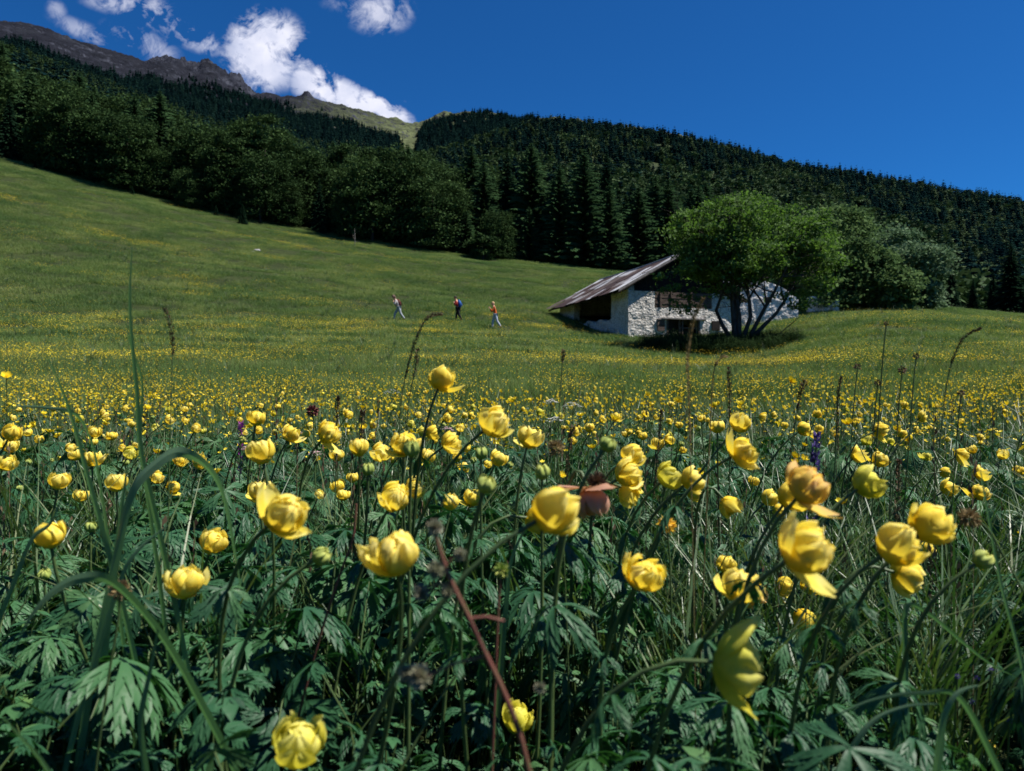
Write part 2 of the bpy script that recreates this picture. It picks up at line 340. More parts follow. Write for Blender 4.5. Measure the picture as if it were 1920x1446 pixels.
def height(x, y):
    x = np.asarray(x, float); y = np.asarray(y, float)
    r = np.hypot(x, y); az = np.clip(np.arctan2(x, y), -R(45), R(45))
    ye = np.maximum(r * np.cos(az), 1e-3); u = np.tan(az)
    fu = np.clip((u + 1) / 2 * (NU - 1), 0, NU - 1.001); fd = np.clip((np.log(np.maximum(ye, 1.5)) - LG[0]) / (LG[-1] - LG[0]) * (ND - 1), 0, ND - 1.001)
    i = fu.astype(int); j = fd.astype(int); a = fu - i; b = fd - j
    s = (ST[i, j] * (1 - a) + ST[i + 1, j] * a) * (1 - b) + (ST[i, j + 1] * (1 - a) + ST[i + 1, j + 1] * a) * b
    z = s * np.clip(ye, 1.5, 3000)
    w = np.clip((ye - 25) / 40, 0, 1) * np.clip((220 - ye) / 60, 0, 1)        # soft rolls in the meadow
    z = z + w * (fbm(x / 17 + 3, y / 9, 2, 5) - 0.5) * 1.0
    z = z + np.clip((ye - 4) / 20, 0, 1) * np.clip((220 - ye) / 60, 0, 1) * (fbm(x / 2.5, y / 2.5, 2, 9) - 0.5) * 0.09
    return z
def gz(x, y): return float(height(x, y))
def at(px, py, d): return Vector(((px - 960) / F * d, d, (723 - py) / F * d))
def on(px, d):
    x = (px - 960) / F * d; return Vector((x, d, gz(x, d)))

def sheet(name, r0, r1, nr, az0, az1, na, mat, extra=None, label=None, geo=True):
    rr = np.geomspace(r0, r1, nr) if name != 'ground' else np.concatenate([np.geomspace(r0, 15, 130), np.linspace(15, r1, nr - 129)[1:]]); aa = np.linspace(az0, az1, na)
    RR, AA = np.meshgrid(rr, aa, indexing='ij'); X = RR * np.sin(AA); Y = RR * np.cos(AA); Z = height(X, Y)
    if extra is not None: X, Y, Z = extra(X, Y, Z)
    V = np.stack([X, Y, Z], -1).reshape(-1, 3)
    i, j = np.meshgrid(np.arange(nr - 1), np.arange(na - 1), indexing='ij'); b = (i * na + j).ravel()
    Fq = np.stack([b, b + na, b + na + 1, b + 1], -1)
    me = bpy.data.meshes.new(name); me.vertices.add(len(V)); me.vertices.foreach_set('co', V.astype(np.float32).ravel())
    k = len(Fq); me.loops.add(k * 4); me.loops.foreach_set('vertex_index', Fq[:, ::-1].astype(np.int32).ravel())
    me.polygons.add(k); me.polygons.foreach_set('loop_start', (np.arange(k) * 4).astype(np.int32)); me.polygons.foreach_set('loop_total', np.full(k, 4, np.int32))
    me.polygons.foreach_set('use_smooth', np.full(k, True)); me.materials.append(mat); me.update(calc_edges=True)
    o = bpy.data.objects.new(name, me); COL.objects.link(o); o['kind'] = 'structure'
    return o

def ground_mat(name, kind):
    m, nt, out = newmat(name); N = nt.nodes; L = nt.links
    g = N.new("ShaderNodeNewGeometry")
    def noise(s, det, st=(1, 1, 1)):
        mp = N.new("ShaderNodeMapping"); mp.inputs['Scale'].default_value = st; L.new(g.outputs['Position'], mp.inputs[0])
        t = N.new("ShaderNodeTexNoise"); t.inputs['Scale'].default_value = s; t.inputs['Detail'].default_value = det; t.inputs['Roughness'].default_value = 0.65
        L.new(mp.outputs[0], t.inputs['Vector']); return t.outputs[0]
    p = N.new("ShaderNodeBsdfPrincipled"); p.inputs['Roughness'].default_value = 0.95; p.inputs['Specular IOR Level'].default_value = 0.1
    bb = N.new("ShaderNodeBump")
    if kind == 'meadow':
        c = ramp(nt, noise(0.8, 8), [(0.3, (0.020, 0.028, 0.010)), (0.5, (0.032, 0.045, 0.015)), (0.7, (0.045, 0.060, 0.020))])
        bb.inputs['Strength'].default_value = 0.9; bb.inputs['Distance'].default_value = 0.15; L.new(noise(9, 5), bb.inputs['Height'])
    elif kind == 'forest':
        c = ramp(nt, noise(0.05, 10), [(0.35, (0.012, 0.020, 0.009)), (0.5, (0.03, 0.042, 0.018)), (0.66, (0.075, 0.10, 0.035)), (0.8, (0.12, 0.13, 0.09))])
        bb.inputs['Strength'].default_value = 0.8; bb.inputs['Distance'].default_value = 2.0; L.new(noise(0.3, 5), bb.inputs['Height'])
    else:
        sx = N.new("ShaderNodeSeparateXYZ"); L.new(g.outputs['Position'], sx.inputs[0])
        rock = ramp(nt, noise(0.02, 12, (1, 1, 0.5)), [(0.36, (0.006, 0.007, 0.012)), (0.5, (0.016, 0.018, 0.028)), (0.64, (0.048, 0.052, 0.070))])  # cloud shade over the mountain is put into this dark rock colour
        turf = ramp(nt, noise(0.008, 10), [(0.36, (0.004, 0.005, 0.009)), (0.5, (0.008, 0.009, 0.015)), (0.64, (0.014, 0.016, 0.022))])  # turf darkened as well, carrying the same painted cloud shade
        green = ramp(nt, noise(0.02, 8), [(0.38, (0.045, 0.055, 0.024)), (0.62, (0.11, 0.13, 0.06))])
        # greener turf without the painted cloud shade towards the saddle on the east side
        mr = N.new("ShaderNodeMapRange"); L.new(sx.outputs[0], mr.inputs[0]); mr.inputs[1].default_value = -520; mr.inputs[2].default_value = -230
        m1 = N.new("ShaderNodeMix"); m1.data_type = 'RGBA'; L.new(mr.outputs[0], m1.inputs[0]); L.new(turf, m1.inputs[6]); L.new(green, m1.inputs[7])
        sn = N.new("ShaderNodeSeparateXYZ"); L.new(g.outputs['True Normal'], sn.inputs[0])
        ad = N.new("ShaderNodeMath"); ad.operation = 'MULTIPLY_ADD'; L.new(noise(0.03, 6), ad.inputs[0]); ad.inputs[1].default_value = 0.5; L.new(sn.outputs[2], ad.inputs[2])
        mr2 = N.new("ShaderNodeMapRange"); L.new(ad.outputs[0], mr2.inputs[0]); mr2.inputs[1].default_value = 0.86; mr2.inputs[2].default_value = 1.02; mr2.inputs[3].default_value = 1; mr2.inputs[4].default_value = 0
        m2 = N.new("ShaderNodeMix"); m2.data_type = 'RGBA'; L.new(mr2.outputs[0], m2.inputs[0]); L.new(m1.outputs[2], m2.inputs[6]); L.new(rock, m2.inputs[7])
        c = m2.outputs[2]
        bb.inputs['Strength'].default_value = 1.0; bb.inputs['Distance'].default_value = 8.0; L.new(noise(0.06, 8), bb.inputs['Height'])
    L.new(c, p.inputs['Base Color']); L.new(bb.outputs[0], p.inputs['Normal']); L.new(p.outputs[0], out.inputs[0]); return m

def crag(X, Y, Z):
    u = X / Y; px = 960 + u * F
    m = np.clip((px - 268) / 20, 0, 1) * np.clip((480 - px) / 20, 0, 1)
    band = np.exp(-((Y - 1960) / 200.0) ** 2)
    ridged = 1 - np.abs(2 * fbm(X / 38, Y / 70, 5, 31, 0.62) - 1) * 1.7
    pin = np.maximum(0, fbm(X / 13, Y / 60, 3, 57, 0.6) - 0.47) * 3.0
    Z = Z + m * band * (ridged * 20 + pin * 16 + (fbm(X / 7, Y / 9, 3, 58, .6) - .5) * 14) - m * band * 36
    Z = Z + m * np.clip((Y - 1780) / 40, 0, 1) * 26 * np.clip((2100 - Y) / 60, 0, 1)     # steep cliff foot
    gen = np.clip((Y - 900) / 500, 0, 1)
    Z = Z + gen * ((fbm(X / 90, Y / 120, 5, 41, 0.6) - 0.5) * 34 + (fbm(X / 22, Y / 30, 4, 43, 0.65) - 0.5) * 15)
    w2 = np.exp(-((px - 576) / 9.0) ** 2) * band; Z = Z + w2 * 12
    return X, Y, Z
sheet("ground", 0.05, 152, 420, -R(180), R(180), 721, ground_mat("meadow_soil", 'meadow'))
sheet("hills", 151.9, 1150, 170, -R(60), R(60), 480, ground_mat("forest_floor", 'forest'))
sheet("mountain", 1150, 3000, 330, -R(60), R(14), 900, ground_mat("mountain_rock_painted_shade", 'mountain'), extra=crag)

# ---------------------------------------------------------------- scatter (ground cover and far woods only)
def scatter(name, pts, rots, scl, idx, protos, label, cat):
    pts = np.asarray(pts, float); n = len(pts)
    me = bpy.data.meshes.new(name); me.vertices.add(n); me.vertices.foreach_set('co', pts.astype(np.float32).ravel())
    a = me.attributes.new("rot", 'FLOAT_VECTOR', 'POINT'); a.data.foreach_set('vector', np.asarray(rots, np.float32).ravel())
    a = me.attributes.new("scl", 'FLOAT_VECTOR', 'POINT'); s = np.asarray(scl, np.float32)
    if s.ndim == 1: s = np.repeat(s[:, None], 3, 1)
    a.data.foreach_set('vector', s.ravel())
    a = me.attributes.new("idx", 'INT', 'POINT'); a.data.foreach_set('value', np.asarray(idx, np.int32))
    me.update()
    o = bpy.data.objects.new(name, me); COL.objects.link(o)
    ng = bpy.data.node_groups.new(name, 'GeometryNodeTree')
    ng.interface.new_socket("Geometry", in_out='INPUT', socket_type='NodeSocketGeometry'); ng.interface.new_socket("Geometry", in_out='OUTPUT', socket_type='NodeSocketGeometry')
    N = ng.nodes; L = ng.links; gi = N.new('NodeGroupInput'); go = N.new('NodeGroupOutput'); j = N.new('GeometryNodeJoinGeometry')
    def named(t, nm):
        q = N.new('GeometryNodeInputNamedAttribute'); q.data_type = t; q.inputs[0].default_value = nm; return q.outputs[0]
    ra, sa, ia = named('FLOAT_VECTOR', 'rot'), named('FLOAT_VECTOR', 'scl'), named('INT', 'idx')
    for k, pr in enumerate(protos):
        oi = N.new('GeometryNodeObjectInfo'); oi.inputs['Object'].default_value = pr; oi.inputs['As Instance'].default_value = True
        cm = N.new('FunctionNodeCompare'); cm.data_type = 'INT'; cm.operation = 'EQUAL'
        L.new(ia, cm.inputs[2]); cm.inputs[3].default_value = k
        ip = N.new('GeometryNodeInstanceOnPoints'); L.new(gi.outputs[0], ip.inputs['Points']); L.new(cm.outputs[0], ip.inputs['Selection'])
        L.new(oi.outputs['Geometry'], ip.inputs['Instance']); L.new(ra, ip.inputs['Rotation']); L.new(sa, ip.inputs['Scale'])
        L.new(ip.outputs[0], j.inputs[0])
    L.new(j.outputs[0], go.inputs[0])
    md = o.modifiers.new("scatter", 'NODES'); md.node_group = ng
    tag(o, label, cat, None, 'stuff'); return o

# ---------------------------------------------------------------- trees
def leaf_quads(C, size, flat=0.0, elong=1.5, jitter=0.35):
    """quads of a given size around centres C; flat pulls them level"""
    n = len(C); a = rng.normal(size=(n, 3)); a[:, 2] *= (1 - flat); a /= np.linalg.norm(a, axis=1)[:, None]
    b = rng.normal(size=(n, 3)); b[:, 2] *= (1 - flat); b -= a * (a * b).sum(1)[:, None]; b /= np.linalg.norm(b, axis=1)[:, None]
    s = size * (1 + jitter * rng.normal(size=n)).clip(0.4, 2)
    A = a * (s * elong * 0.5)[:, None]; B = b * (s * 0.5)[:, None]
    # rhombus-like leaf outline
    return np.stack([C - A, C + B * 0.9 - A * 0.1, C + A, C - B * 0.9 + A * 0.05], 1)
def broadleaf_crown(h, w, n_clump, per, size, low=0.12, flat=0.45, seed=0, spread=0.16):
    g = np.random.default_rng(seed); out = []; vals = []
    for i in range(n_clump):
        t = g.random() ** 0.85; z = h * (low + (1 - low) * t)
        prof = math.sin(math.pi * min(1, (0.14 + 0.86 * (1 - t)) ** 0.8 * 0.98 + 0.02)) ** 0.55 if t > 0.35 else 0.80 + 0.5 * t
        prof = min(prof, 1.0)
        lob = 0.82 + 0.3 * math.sin(3 * (a := g.random() * 2 * math.pi) + seed) * 0.5 + 0.14 * g.normal()
        r = w * 0.5 * prof * lob * (0.55 + 0.45 * g.random() ** 0.5)
        c = np.array([r * math.cos(a), r * math.sin(a), z])
        k = int(per * (0.6 + 0.8 * g.random())); s = w * spread * (0.6 + 0.8 * g.random())
        P = g.normal(size=(k, 3)) * np.array([s, s, s * 0.42]) + c
        P[:, 2] -= 0.35 * np.hypot(P[:, 0] - c[0], P[:, 1] - c[1]) * 0.6
        out.append(P); vals.append(np.clip(g.random() * 0.55 + g.random(k) * 0.45, 0, 1))
    C = np.concatenate(out); v = np.concatenate(vals); m = C[:, 2] > 0.1; C, v = C[m], v[m]
    return leaf_quads(C, size, flat), v
def trunk_mb(h, r, seed, limbs=9, w=6.0):
    g = random.Random(seed); mb = MB(); p = Vector((0, 0, -0.6)); pts = []; rad = []
    for i in range(9):
        t = i / 8; pts.append(Vector((g.gauss(0, 0.10) * t * 2, g.gauss(0, 0.10) * t * 2, -0.6 + (h * 0.88 + 0.6) * t))); rad.append(r * (1.25 if i == 0 else 1 - 0.88 * t))
    mb.tube(pts, rad, 7)
    for k in range(limbs):
        t = 0.22 + 0.6 * k / limbs; i = min(7, int(t * 8)); b = pts[i].lerp(pts[i + 1], t * 8 - i); a = g.random() * 6.28; Lh = w * 0.42 * (1.1 - t * 0.7)
        q = [b + Vector((math.cos(a) * Lh * s, math.sin(a) * Lh * s, Lh * s * (0.5 + 0.4 * s))) for s in (0, .35, .7, 1)]
        mb.tube(q, [r * 0.4 * (1.1 - t), r * .28 * (1.1 - t), r * .16 * (1.1 - t), 0.02], 5)
    return mb
def conifer_quads(h, w, levels, nb, seg, seed, droop=0.35, sparse=0.0, low=0.1, up=0.0, wid=0.30, hangf=.4, pw=.82, top=True):
    """each branch: an overlapping fringe of ragged fans; returns quads"""
    g = np.random.default_rng(seed); Q = []; vals = []
    for i in range(levels):
        t = (i + g.random() * 0.6) / levels; z = h * (low + (1 - low) * t); L = w * 0.5 * (1 - t) ** pw * (0.8 + 0.4 * g.random()) + 0.12
        n = max(4, int(nb * (1 - 0.45 * t)))
        a0 = g.random() * 6.28; bv = g.random()
        for k in range(n):
            if g.random() < sparse: continue
            a = a0 + 2 * math.pi * k / n + g.normal() * 0.22; Lk = L * (0.72 + 0.45 * g.random()); dz = droop * (0.7 + 0.6 * g.random())
            ca, sa = math.cos(a), math.sin(a); v = min(1, max(0, 0.5 * bv + 0.5 * g.random()))
            for s in range(seg):
                s0 = s / seg; s1 = min(1.0, (s + 1.5) / seg)
                r0, r1 = Lk * s0, Lk * s1; ww = Lk * wid * (1.05 - s0) * (0.6 + 0.8 * g.random()) + 0.04
                z0 = z + up * r0 - dz * r0 * r0 / max(Lk, .1); z1 = z + up * r1 - dz * r1 * r1 / max(Lk, .1) - 0.12 * ww
                for sd in (-1, 1):
                    px, py = -sa * sd, ca * sd
                    hang = ww * (hangf + 0.7 * g.random())
                    Q.append([[ca * r0, sa * r0, z0], [ca * r1, sa * r1, z1], [ca * (r1 * .55 + r0 * .45) + px * ww, sa * (r1 * .55 + r0 * .45) + py * ww, (z0 + z1) / 2 - hang],
                              [ca * r0 + px * ww * .4, sa * r0 + py * ww * .4, z0 - hang * .8]])
                    vals.append(v)
    # leader
    if top: Q.append([[0, 0, h * 1.03], [0.09, 0, h * .93], [0, 0.03, h * .9], [-0.09, 0, h * .93]]); vals.append(.4)
    return np.array(Q), np.array(vals)

def tree_proto(kind, k):
    if kind == 'beech_tree':
        h = [12.5, 14.5, 13.0, 16.0][k]; w = [9.5, 9.0, 11.0, 9.5][k]
        q, v = broadleaf_crown(h, w, 190, 95, 0.27, 0.04, 0.25, 100 + k, 0.075); cm, bm = M_beech, M_bark; tr = trunk_mb(h, 0.3, k, 9, w)
    elif kind == 'spruce_tree':
        h = [15.5, 18.0, 12.5][k]; w = [5.4, 6.0, 5.0][k]
        q, v = conifer_quads(h, w, 52, 15, 5, 200 + k, droop=0.42, low=0.03, up=0.05, wid=.17, hangf=.9); cm, bm = M_spruce, M_bark; tr = trunk_mb(h, 0.22, k + 20, 0)
    else:
        h = [15.0, 17.5, 16.0][k]; w = [8.0, 8.8, 7.4][k]
        q, v = conifer_quads(h, w, 50, 15, 5, 300 + k, droop=0.22, sparse=0.15, low=0.06, up=0.14, wid=.14, hangf=.8, pw=.62); cm, bm = M_larch, M_palebark; tr = trunk_mb(h, 0.2, k + 40, 0)
    return (quadmesh(kind + "_crown", q, 4, cm, v), tr.mesh("trunk", bm, True), h)
PROTO = {(kd, k): tree_proto(kd, k) for kd, n in (('beech_tree', 4), ('spruce_tree', 3), ('larch_tree', 3)) for k in range(n)}
def place_tree(kind, k, loc, s, rz, label, group, sx=1.0):
    cm, tm, h = PROTO[(kind, k)]; e = empty(kind, loc, (0, 0, rz)); e.scale = (s * sx, s * sx, s)
    tag(e, label, {'beech_tree': 'beech tree', 'spruce_tree': 'spruce tree', 'larch_tree': 'larch tree'}[kind], group)
    for nm, me in (("crown", cm), ("trunk", tm)):
        c = bpy.data.objects.new(nm, me); COL.objects.link(c); c.parent = e
    return e

def forest_edge_depth(px):      # where the meadow ends and the wood begins
    return float(np.interp(px, [-200, 0, 200, 470, 560, 700, 850, 1000, 1150, 1300, 1450], [112, 112, 112, 111, 116, 113, 112, 112, 115, 118, 124]))
n_ind = 0
def near_forest():
    global n_ind
    g = random.Random(11); cells = []; front = {}
    for row in range(9):
        px = -60 + g.random() * 20
        while px < 1420:
            d0 = forest_edge_depth(px) + 1.5 + row * 6.0
            d = d0 + g.uniform(-1.6, 1.6)
            cells.append((px, d, row)); px += F * g.uniform(4.0, 5.8) / d * (1.0 if row < 4 else 1.35) * (.86 if px > 880 else 1)
    for (px, d, row) in cells:
        if row > 4 and px > 760 : continue
        con = np.interp(px, [0, 300, 620, 820, 900, 1000, 1500], [0.28, 0.24, 0.16, 0.25, 0.45, 0.92, 0.95]) + (0.12 * row if px < 650 else 0.05 * row)
        x = (px - 960) / F * d
        if g.random() < con:
            kind = 'larch_tree' if g.random() < (0.86 if px > 880 else 0.6) else 'spruce_tree'
            k = g.randrange(3)
            s = g.uniform(0.78, 1.12) * (1.02 if px > 880 else 0.92)
        else:
            kind = 'beech_tree'; k = g.randrange(4); s = g.uniform(0.78, 1.10) * (0.95 if row < 2 else 1.05)
        if row == 0 and g.random() < 0.3: s *= 0.62
        where = ("on the steep left slope" if px < 430 else "in the wood behind the hikers" if px < 950 else "in the wood behind the barn")
        rowtxt = "front row" if row < 2 else ("deep inside" if row > 4 else "middle rows")
        kt = {'beech_tree': "round dark green beech", 'spruce_tree': "pointed blackish spruce", 'larch_tree': "feathery grey green larch"}[kind]
        e = place_tree(kind, k, (x, d, gz(x, d) - 0.2), s, g.random() * 6.28, f"{kt} {where}, {rowtxt}", f"{kt.split()[-1]} trees of the wood {where}", g.uniform(.95, 1.15)); n_ind += 1
        if row < 2: front.setdefault((kt, where), []).append((px, e))
    ordn = "leftmost second third fourth fifth sixth seventh eighth ninth tenth eleventh twelfth thirteenth fourteenth fifteenth sixteenth seventeenth eighteenth nineteenth twentieth".split()
    for (kt, where), L_ in front.items():
        L_.sort(key=lambda t: t[0])
        for i, (_, e) in enumerate(L_):
            if i >= len(ordn): break
            e['label'] = f"{kt} {where}, " + ("leftmost at the meadow edge" if i == 0 else f"{ordn[i]} from left along the edge")
near_forest()
for (px, py, d, s, lab) in [(978, 285, 150, 1.05, "tall black spruce rising above the wood left of the barn roof"), (820, 300, 160, .9, "dark pointed spruce top standing above the round beeches"),
                            (1050, 300, 165, .95, "dark spruce top above the larches, second from the tall black spruce"), (1365, 335, 132, .95, "dark spruce rising right behind the leafy tree beside the barn")]:
    x = (px - 960) / F * d; h = PROTO[('spruce_tree', 1)][2]; z = (723 - py) / F * d - h * s
    s = max(0.6, ((723 - py) / F * d - gz(x, d)) / h)
    place_tree('spruce_tree', 1, (x, d, gz(x, d) - .1), s, 1.0, lab, "tall single spruces of the wood", min(1, 1.0 / s))
for (px, d, s, lab) in [(455, 107, .25, "small dark spruce sapling at the foot of the wooded slope"), (248, 110, .12, "tiny spruce sapling on the upper meadow edge"), (66, 111, .1, "leftmost tiny spruce sapling at the upper meadow edge"),
                        (405, 109, .15, "small spruce sapling just left of the sapling at the slope foot"), (175, 111, .09, "tiniest spruce sapling on the upper meadow edge")]:
    x = (px - 960) / F * d
    place_tree('spruce_tree' if px != 905 else 'beech_tree', 2, (x, d, gz(x, d) - .1), s, px, lab, "saplings along the meadow edge", 1.3)

# right hand spruces beyond the knoll and behind the barn
for (px, ptop, d, w, lab) in [(1895, 452, 84, 1.5, "big dark spruce at the right edge of the picture"), (1862, 505, 90, 1.2, "dark spruce just left of the big spruce at the right edge"),
                              (1935, 500, 78, 1.5, "dark spruce cut off by the right edge of the picture"), (1785, 492, 96, 1.2, "dark spruce right behind the pale whitebeam"),
                              (1825, 520, 92, 1.3, "low dark spruce between the whitebeam and the right hand spruces"), (1752, 512, 100, 1.2, "dark spruce half hidden behind the pale whitebeam")]:
    x = (px - 960) / F * d; h = PROTO[('spruce_tree', 0)][2]; s = ((723 - ptop) / F * d - gz(x, d)) / h
    place_tree('spruce_tree', 0, (x, d, gz(x, d) - .2), s, px, lab, "spruces beyond the knoll", w)

def far_woods():
    g = rng
    con = []
    for k in range(3):
        q, v = conifer_quads(11 + 2 * k, 5.8 + .4 * k, 11, 8, 2, 500 + k, droop=.4, low=0.02, wid=.5, pw=[.82, .6, .95][k], top=False)
        con.append(bpy.data.objects.new("far_conifer", quadmesh("far_conifer", q, 4, M_far, v)))
    bro = []
    for k in range(2):
        q, v = broadleaf_crown(8.5, 7.5, 26, 14, 1.1, 0.05, 0.3, 600 + k, 0.12)
        bro.append(bpy.data.objects.new("far_broadleaf", quadmesh("far_broadleaf", q, 4, M_farb, v)))
    lar = []
    q, v = conifer_quads(12, 6.0, 11, 8, 2, 520, droop=.2, low=0.04, wid=.45, pw=.6, top=False)
    lar.append(bpy.data.objects.new("far_larch", quadmesh("far_larch", q, 4, M_farb, v)))
    def region(n, d0, d1, u0, u1):
        d = np.sqrt(g.random(n) * (d1 * d1 - d0 * d0) + d0 * d0); u = g.random(n) * (u1 - u0) + u0
        return u * d, d, u
    X, Y, U = region(30000, 150, 1010, -0.86, 0.86)
    px = 960 + U * F; Z = height(X, Y); row = 723 - Z / Y * F
    keep = np.ones(len(X), bool)
    keep &= ~((px < 1450) & (Y < 205) & (px > 1450))                   # the individual trees stand there
    keep &= ~((px < 760) & (Y < 172))
    keep &= ~((px >= 760) & (px < 1430) & (Y < 150))
    # grassy gully under the saddle, bare patches
    gul = fbm(X / 16, Y / 30, 3, 91) * 1.9; keep &= ~((np.abs(px - (768 + 8 * np.sin(row / 14))) < np.interp(row, [225, 250, 335], [30, 13, 5]) * gul) & (row > 215) & (row < 335))
    keep &= ~((np.abs(px - (868 + 7 * np.sin(row / 9))) < 5 * gul) & (row > 225) & (row < 320) & (g.random(len(X)) < .8))
    nz = fbm(X / 45, Y / 60, 3, 71)
    keep &= ~((nz > 0.70) & (Y > 420))
    keep &= ~((px < 985) & (Y > 900) & (px > 770) & (row < np.interp(px, [770, 880, 985], [236, 230, 215])))
    keep &= ~((np.hypot((px - 1335) / 60, (row - 332) / 14) < 1) & (g.random(len(X)) < .6))
    X, Y, U, px, row, Z = [a[keep] for a in (X, Y, U, px, row, Z)]
    n = len(X); br = fbm(X / 60 + 9, Y / 80, 3, 77)
    pb = np.clip((br - 0.44) * 3.2, 0.03, .8) * np.interp(row, [200, 300, 420], [.25, 1.0, 1.3])
    pb = np.where((px > 1230) & (px < 1640) & (row > 300) & (row < 430) & (br > .42), np.maximum(pb, .75), pb)
    pb = np.where((px > 1000) & (row < np.interp(px, [1000, 1920], [255, 420])), pb * .2, pb)
    isb = g.random(n) < pb; isl = g.random(n) < np.where(px < 700, .45, .18)
    idx = np.where(isb, 3 + g.integers(0, 2, n), np.where(isl, 5, g.integers(0, 3, n)))
    s = np.clip(g.lognormal(-.02, .26, n), .5, 1.5) * np.interp(Y, [200, 500, 1000], [1.0, 1.0, 1.05])
    P = np.stack([X, Y, Z - .3], 1); rot = np.stack([g.normal(0, .03, n), g.normal(0, .03, n), g.random(n) * 6.28], 1)
    scatter("forest", P, rot, np.stack([s * g.uniform(.85, 1.35, n), s * g.uniform(.85, 1.35, n), s], 1), idx, con + bro + lar, "dense dark conifer and beech wood covering the hillside to the skyline", "forest")
    # skyline of the right ridge: tall firs close together along the crest
    m = 16000; X, Y, U = region(m, 1000, 1750, -0.70, 0.03); px = 960 + U * F
    X2, Y2, Z = crag(X, Y, height(X, Y)); row = 723 - Z / Y * F
    lim = np.interp(px, [0, 100, 200, 300, 400, 500, 560, 640, 700, 760, 800, 860, 920, 1000], [80, 112, 140, 164, 174, 196, 216, 236, 252, 275, 238, 230, 226, 224])
    keep = (row > lim + g.normal(0, 4, m) + (fbm(X / 60, Y / 60, 3, 97) - .5) * 46) & ~((np.abs(px - 768) < np.interp(row, [225, 250, 330], [36, 17, 9]) * fbm(X / 16, Y / 30, 3, 91) * 1.9)) & (px < 1000)
    X, Y, Z, px = X[keep], Y[keep], Z[keep], px[keep]; n = len(X)
    scatter("mountain_forest", np.stack([X, Y, Z - .5], 1), np.stack([np.zeros(n), np.zeros(n), g.random(n) * 6.28], 1), g.uniform(.9, 1.5, n), g.integers(0, 3, n), con,
            "black fir wood in a band below the rocky mountain crags", "forest")
far_woods()
# ---------------------------------------------------------------- the stone barn
from mathutils import noise as mnoise
def stone_mat():
    m, nt, out = newmat("limewashed_stone"); N = nt.nodes; L = nt.links
    tc = N.new("ShaderNodeTexCoord")
    vo = N.new("ShaderNodeTexVoronoi"); vo.inputs['Scale'].default_value = 3.4; vo.feature = 'DISTANCE_TO_EDGE'
    wn = N.new("ShaderNodeTexNoise"); wn.inputs['Scale'].default_value = 4; wn.inputs['Detail'].default_value = 6
    mp = N.new("ShaderNodeMapping"); mp.inputs['Scale'].default_value = (1, 1, 1.7)
    ad = N.new("ShaderNodeVectorMath"); ad.operation = 'MULTIPLY_ADD'; ad.inputs[1].default_value = (0.35, 0.35, 0.35)
    L.new(tc.outputs['Object'], wn.inputs['Vector']); L.new(wn.outputs['Color'], ad.inputs[0]); L.new(tc.outputs['Object'], ad.inputs[2])
    L.new(ad.outputs[0], mp.inputs[0]); L.new(mp.outputs[0], vo.inputs['Vector'])
    n1 = N.new("ShaderNodeTexNoise"); n1.inputs['Scale'].default_value = 1.3; n1.inputs['Detail'].default_value = 8; n1.inputs['Roughness'].default_value = .7; L.new(tc.outputs['Object'], n1.inputs['Vector'])
    base = ramp(nt, n1.outputs[0], [(0.25, (0.22, 0.20, 0.17)), (0.38, (0.55, 0.52, 0.48)), (0.50, (0.74, 0.71, 0.67)), (0.75, (0.80, 0.78, 0.75))])
    j = ramp(nt, vo.outputs['Distance'], [(0.0, (0.35, 0.33, 0.30)), (0.10, (1, 1, 1))])
    mx = N.new("ShaderNodeMix"); mx.data_type = 'RGBA'; mx.blend_type = 'MULTIPLY'; mx.inputs[0].default_value = 0.75
    L.new(base, mx.inputs[6]); L.new(j, mx.inputs[7])
    p = N.new("ShaderNodeBsdfPrincipled"); p.inputs['Roughness'].default_value = 0.95; p.inputs['Specular IOR Level'].default_value = 0.1
    L.new(mx.outputs[2], p.inputs['Base Color'])
    n2 = N.new("ShaderNodeTexNoise"); n2.inputs['Scale'].default_value = 7; n2.inputs['Detail'].default_value = 6; L.new(tc.outputs['Object'], n2.inputs['Vector'])
    hm = N.new("ShaderNodeMath"); hm.operation = 'MULTIPLY_ADD'; hm.inputs[1].default_value = 0.5; L.new(vo.outputs['Distance'], hm.inputs[0]); L.new(n2.outputs[0], hm.inputs[2])
    bb = N.new("ShaderNodeBump"); bb.inputs['Strength'].default_value = 0.9; bb.inputs['Distance'].default_value = 0.09; L.new(hm.outputs[0], bb.inputs['Height'])
    L.new(bb.outputs[0], p.inputs['Normal']); L.new(p.outputs[0], out.inputs[0]); return m
M_stone = stone_mat()
M_wood = solid("weathered_boards", [(0.05, 0.034, 0.028), (0.115, 0.080, 0.066), (0.19, 0.15, 0.125)], nscale=2.5, rough=.85, stretch=(1, 1, 7), bump=(6, .5, .02))
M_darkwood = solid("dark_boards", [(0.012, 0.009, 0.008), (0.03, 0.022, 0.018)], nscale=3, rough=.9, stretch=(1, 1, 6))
M_greywood = solid("grey_boards", [(0.16, 0.14, 0.13), (0.34, 0.32, 0.31)], nscale=3, rough=.8, stretch=(1, 6, 1))
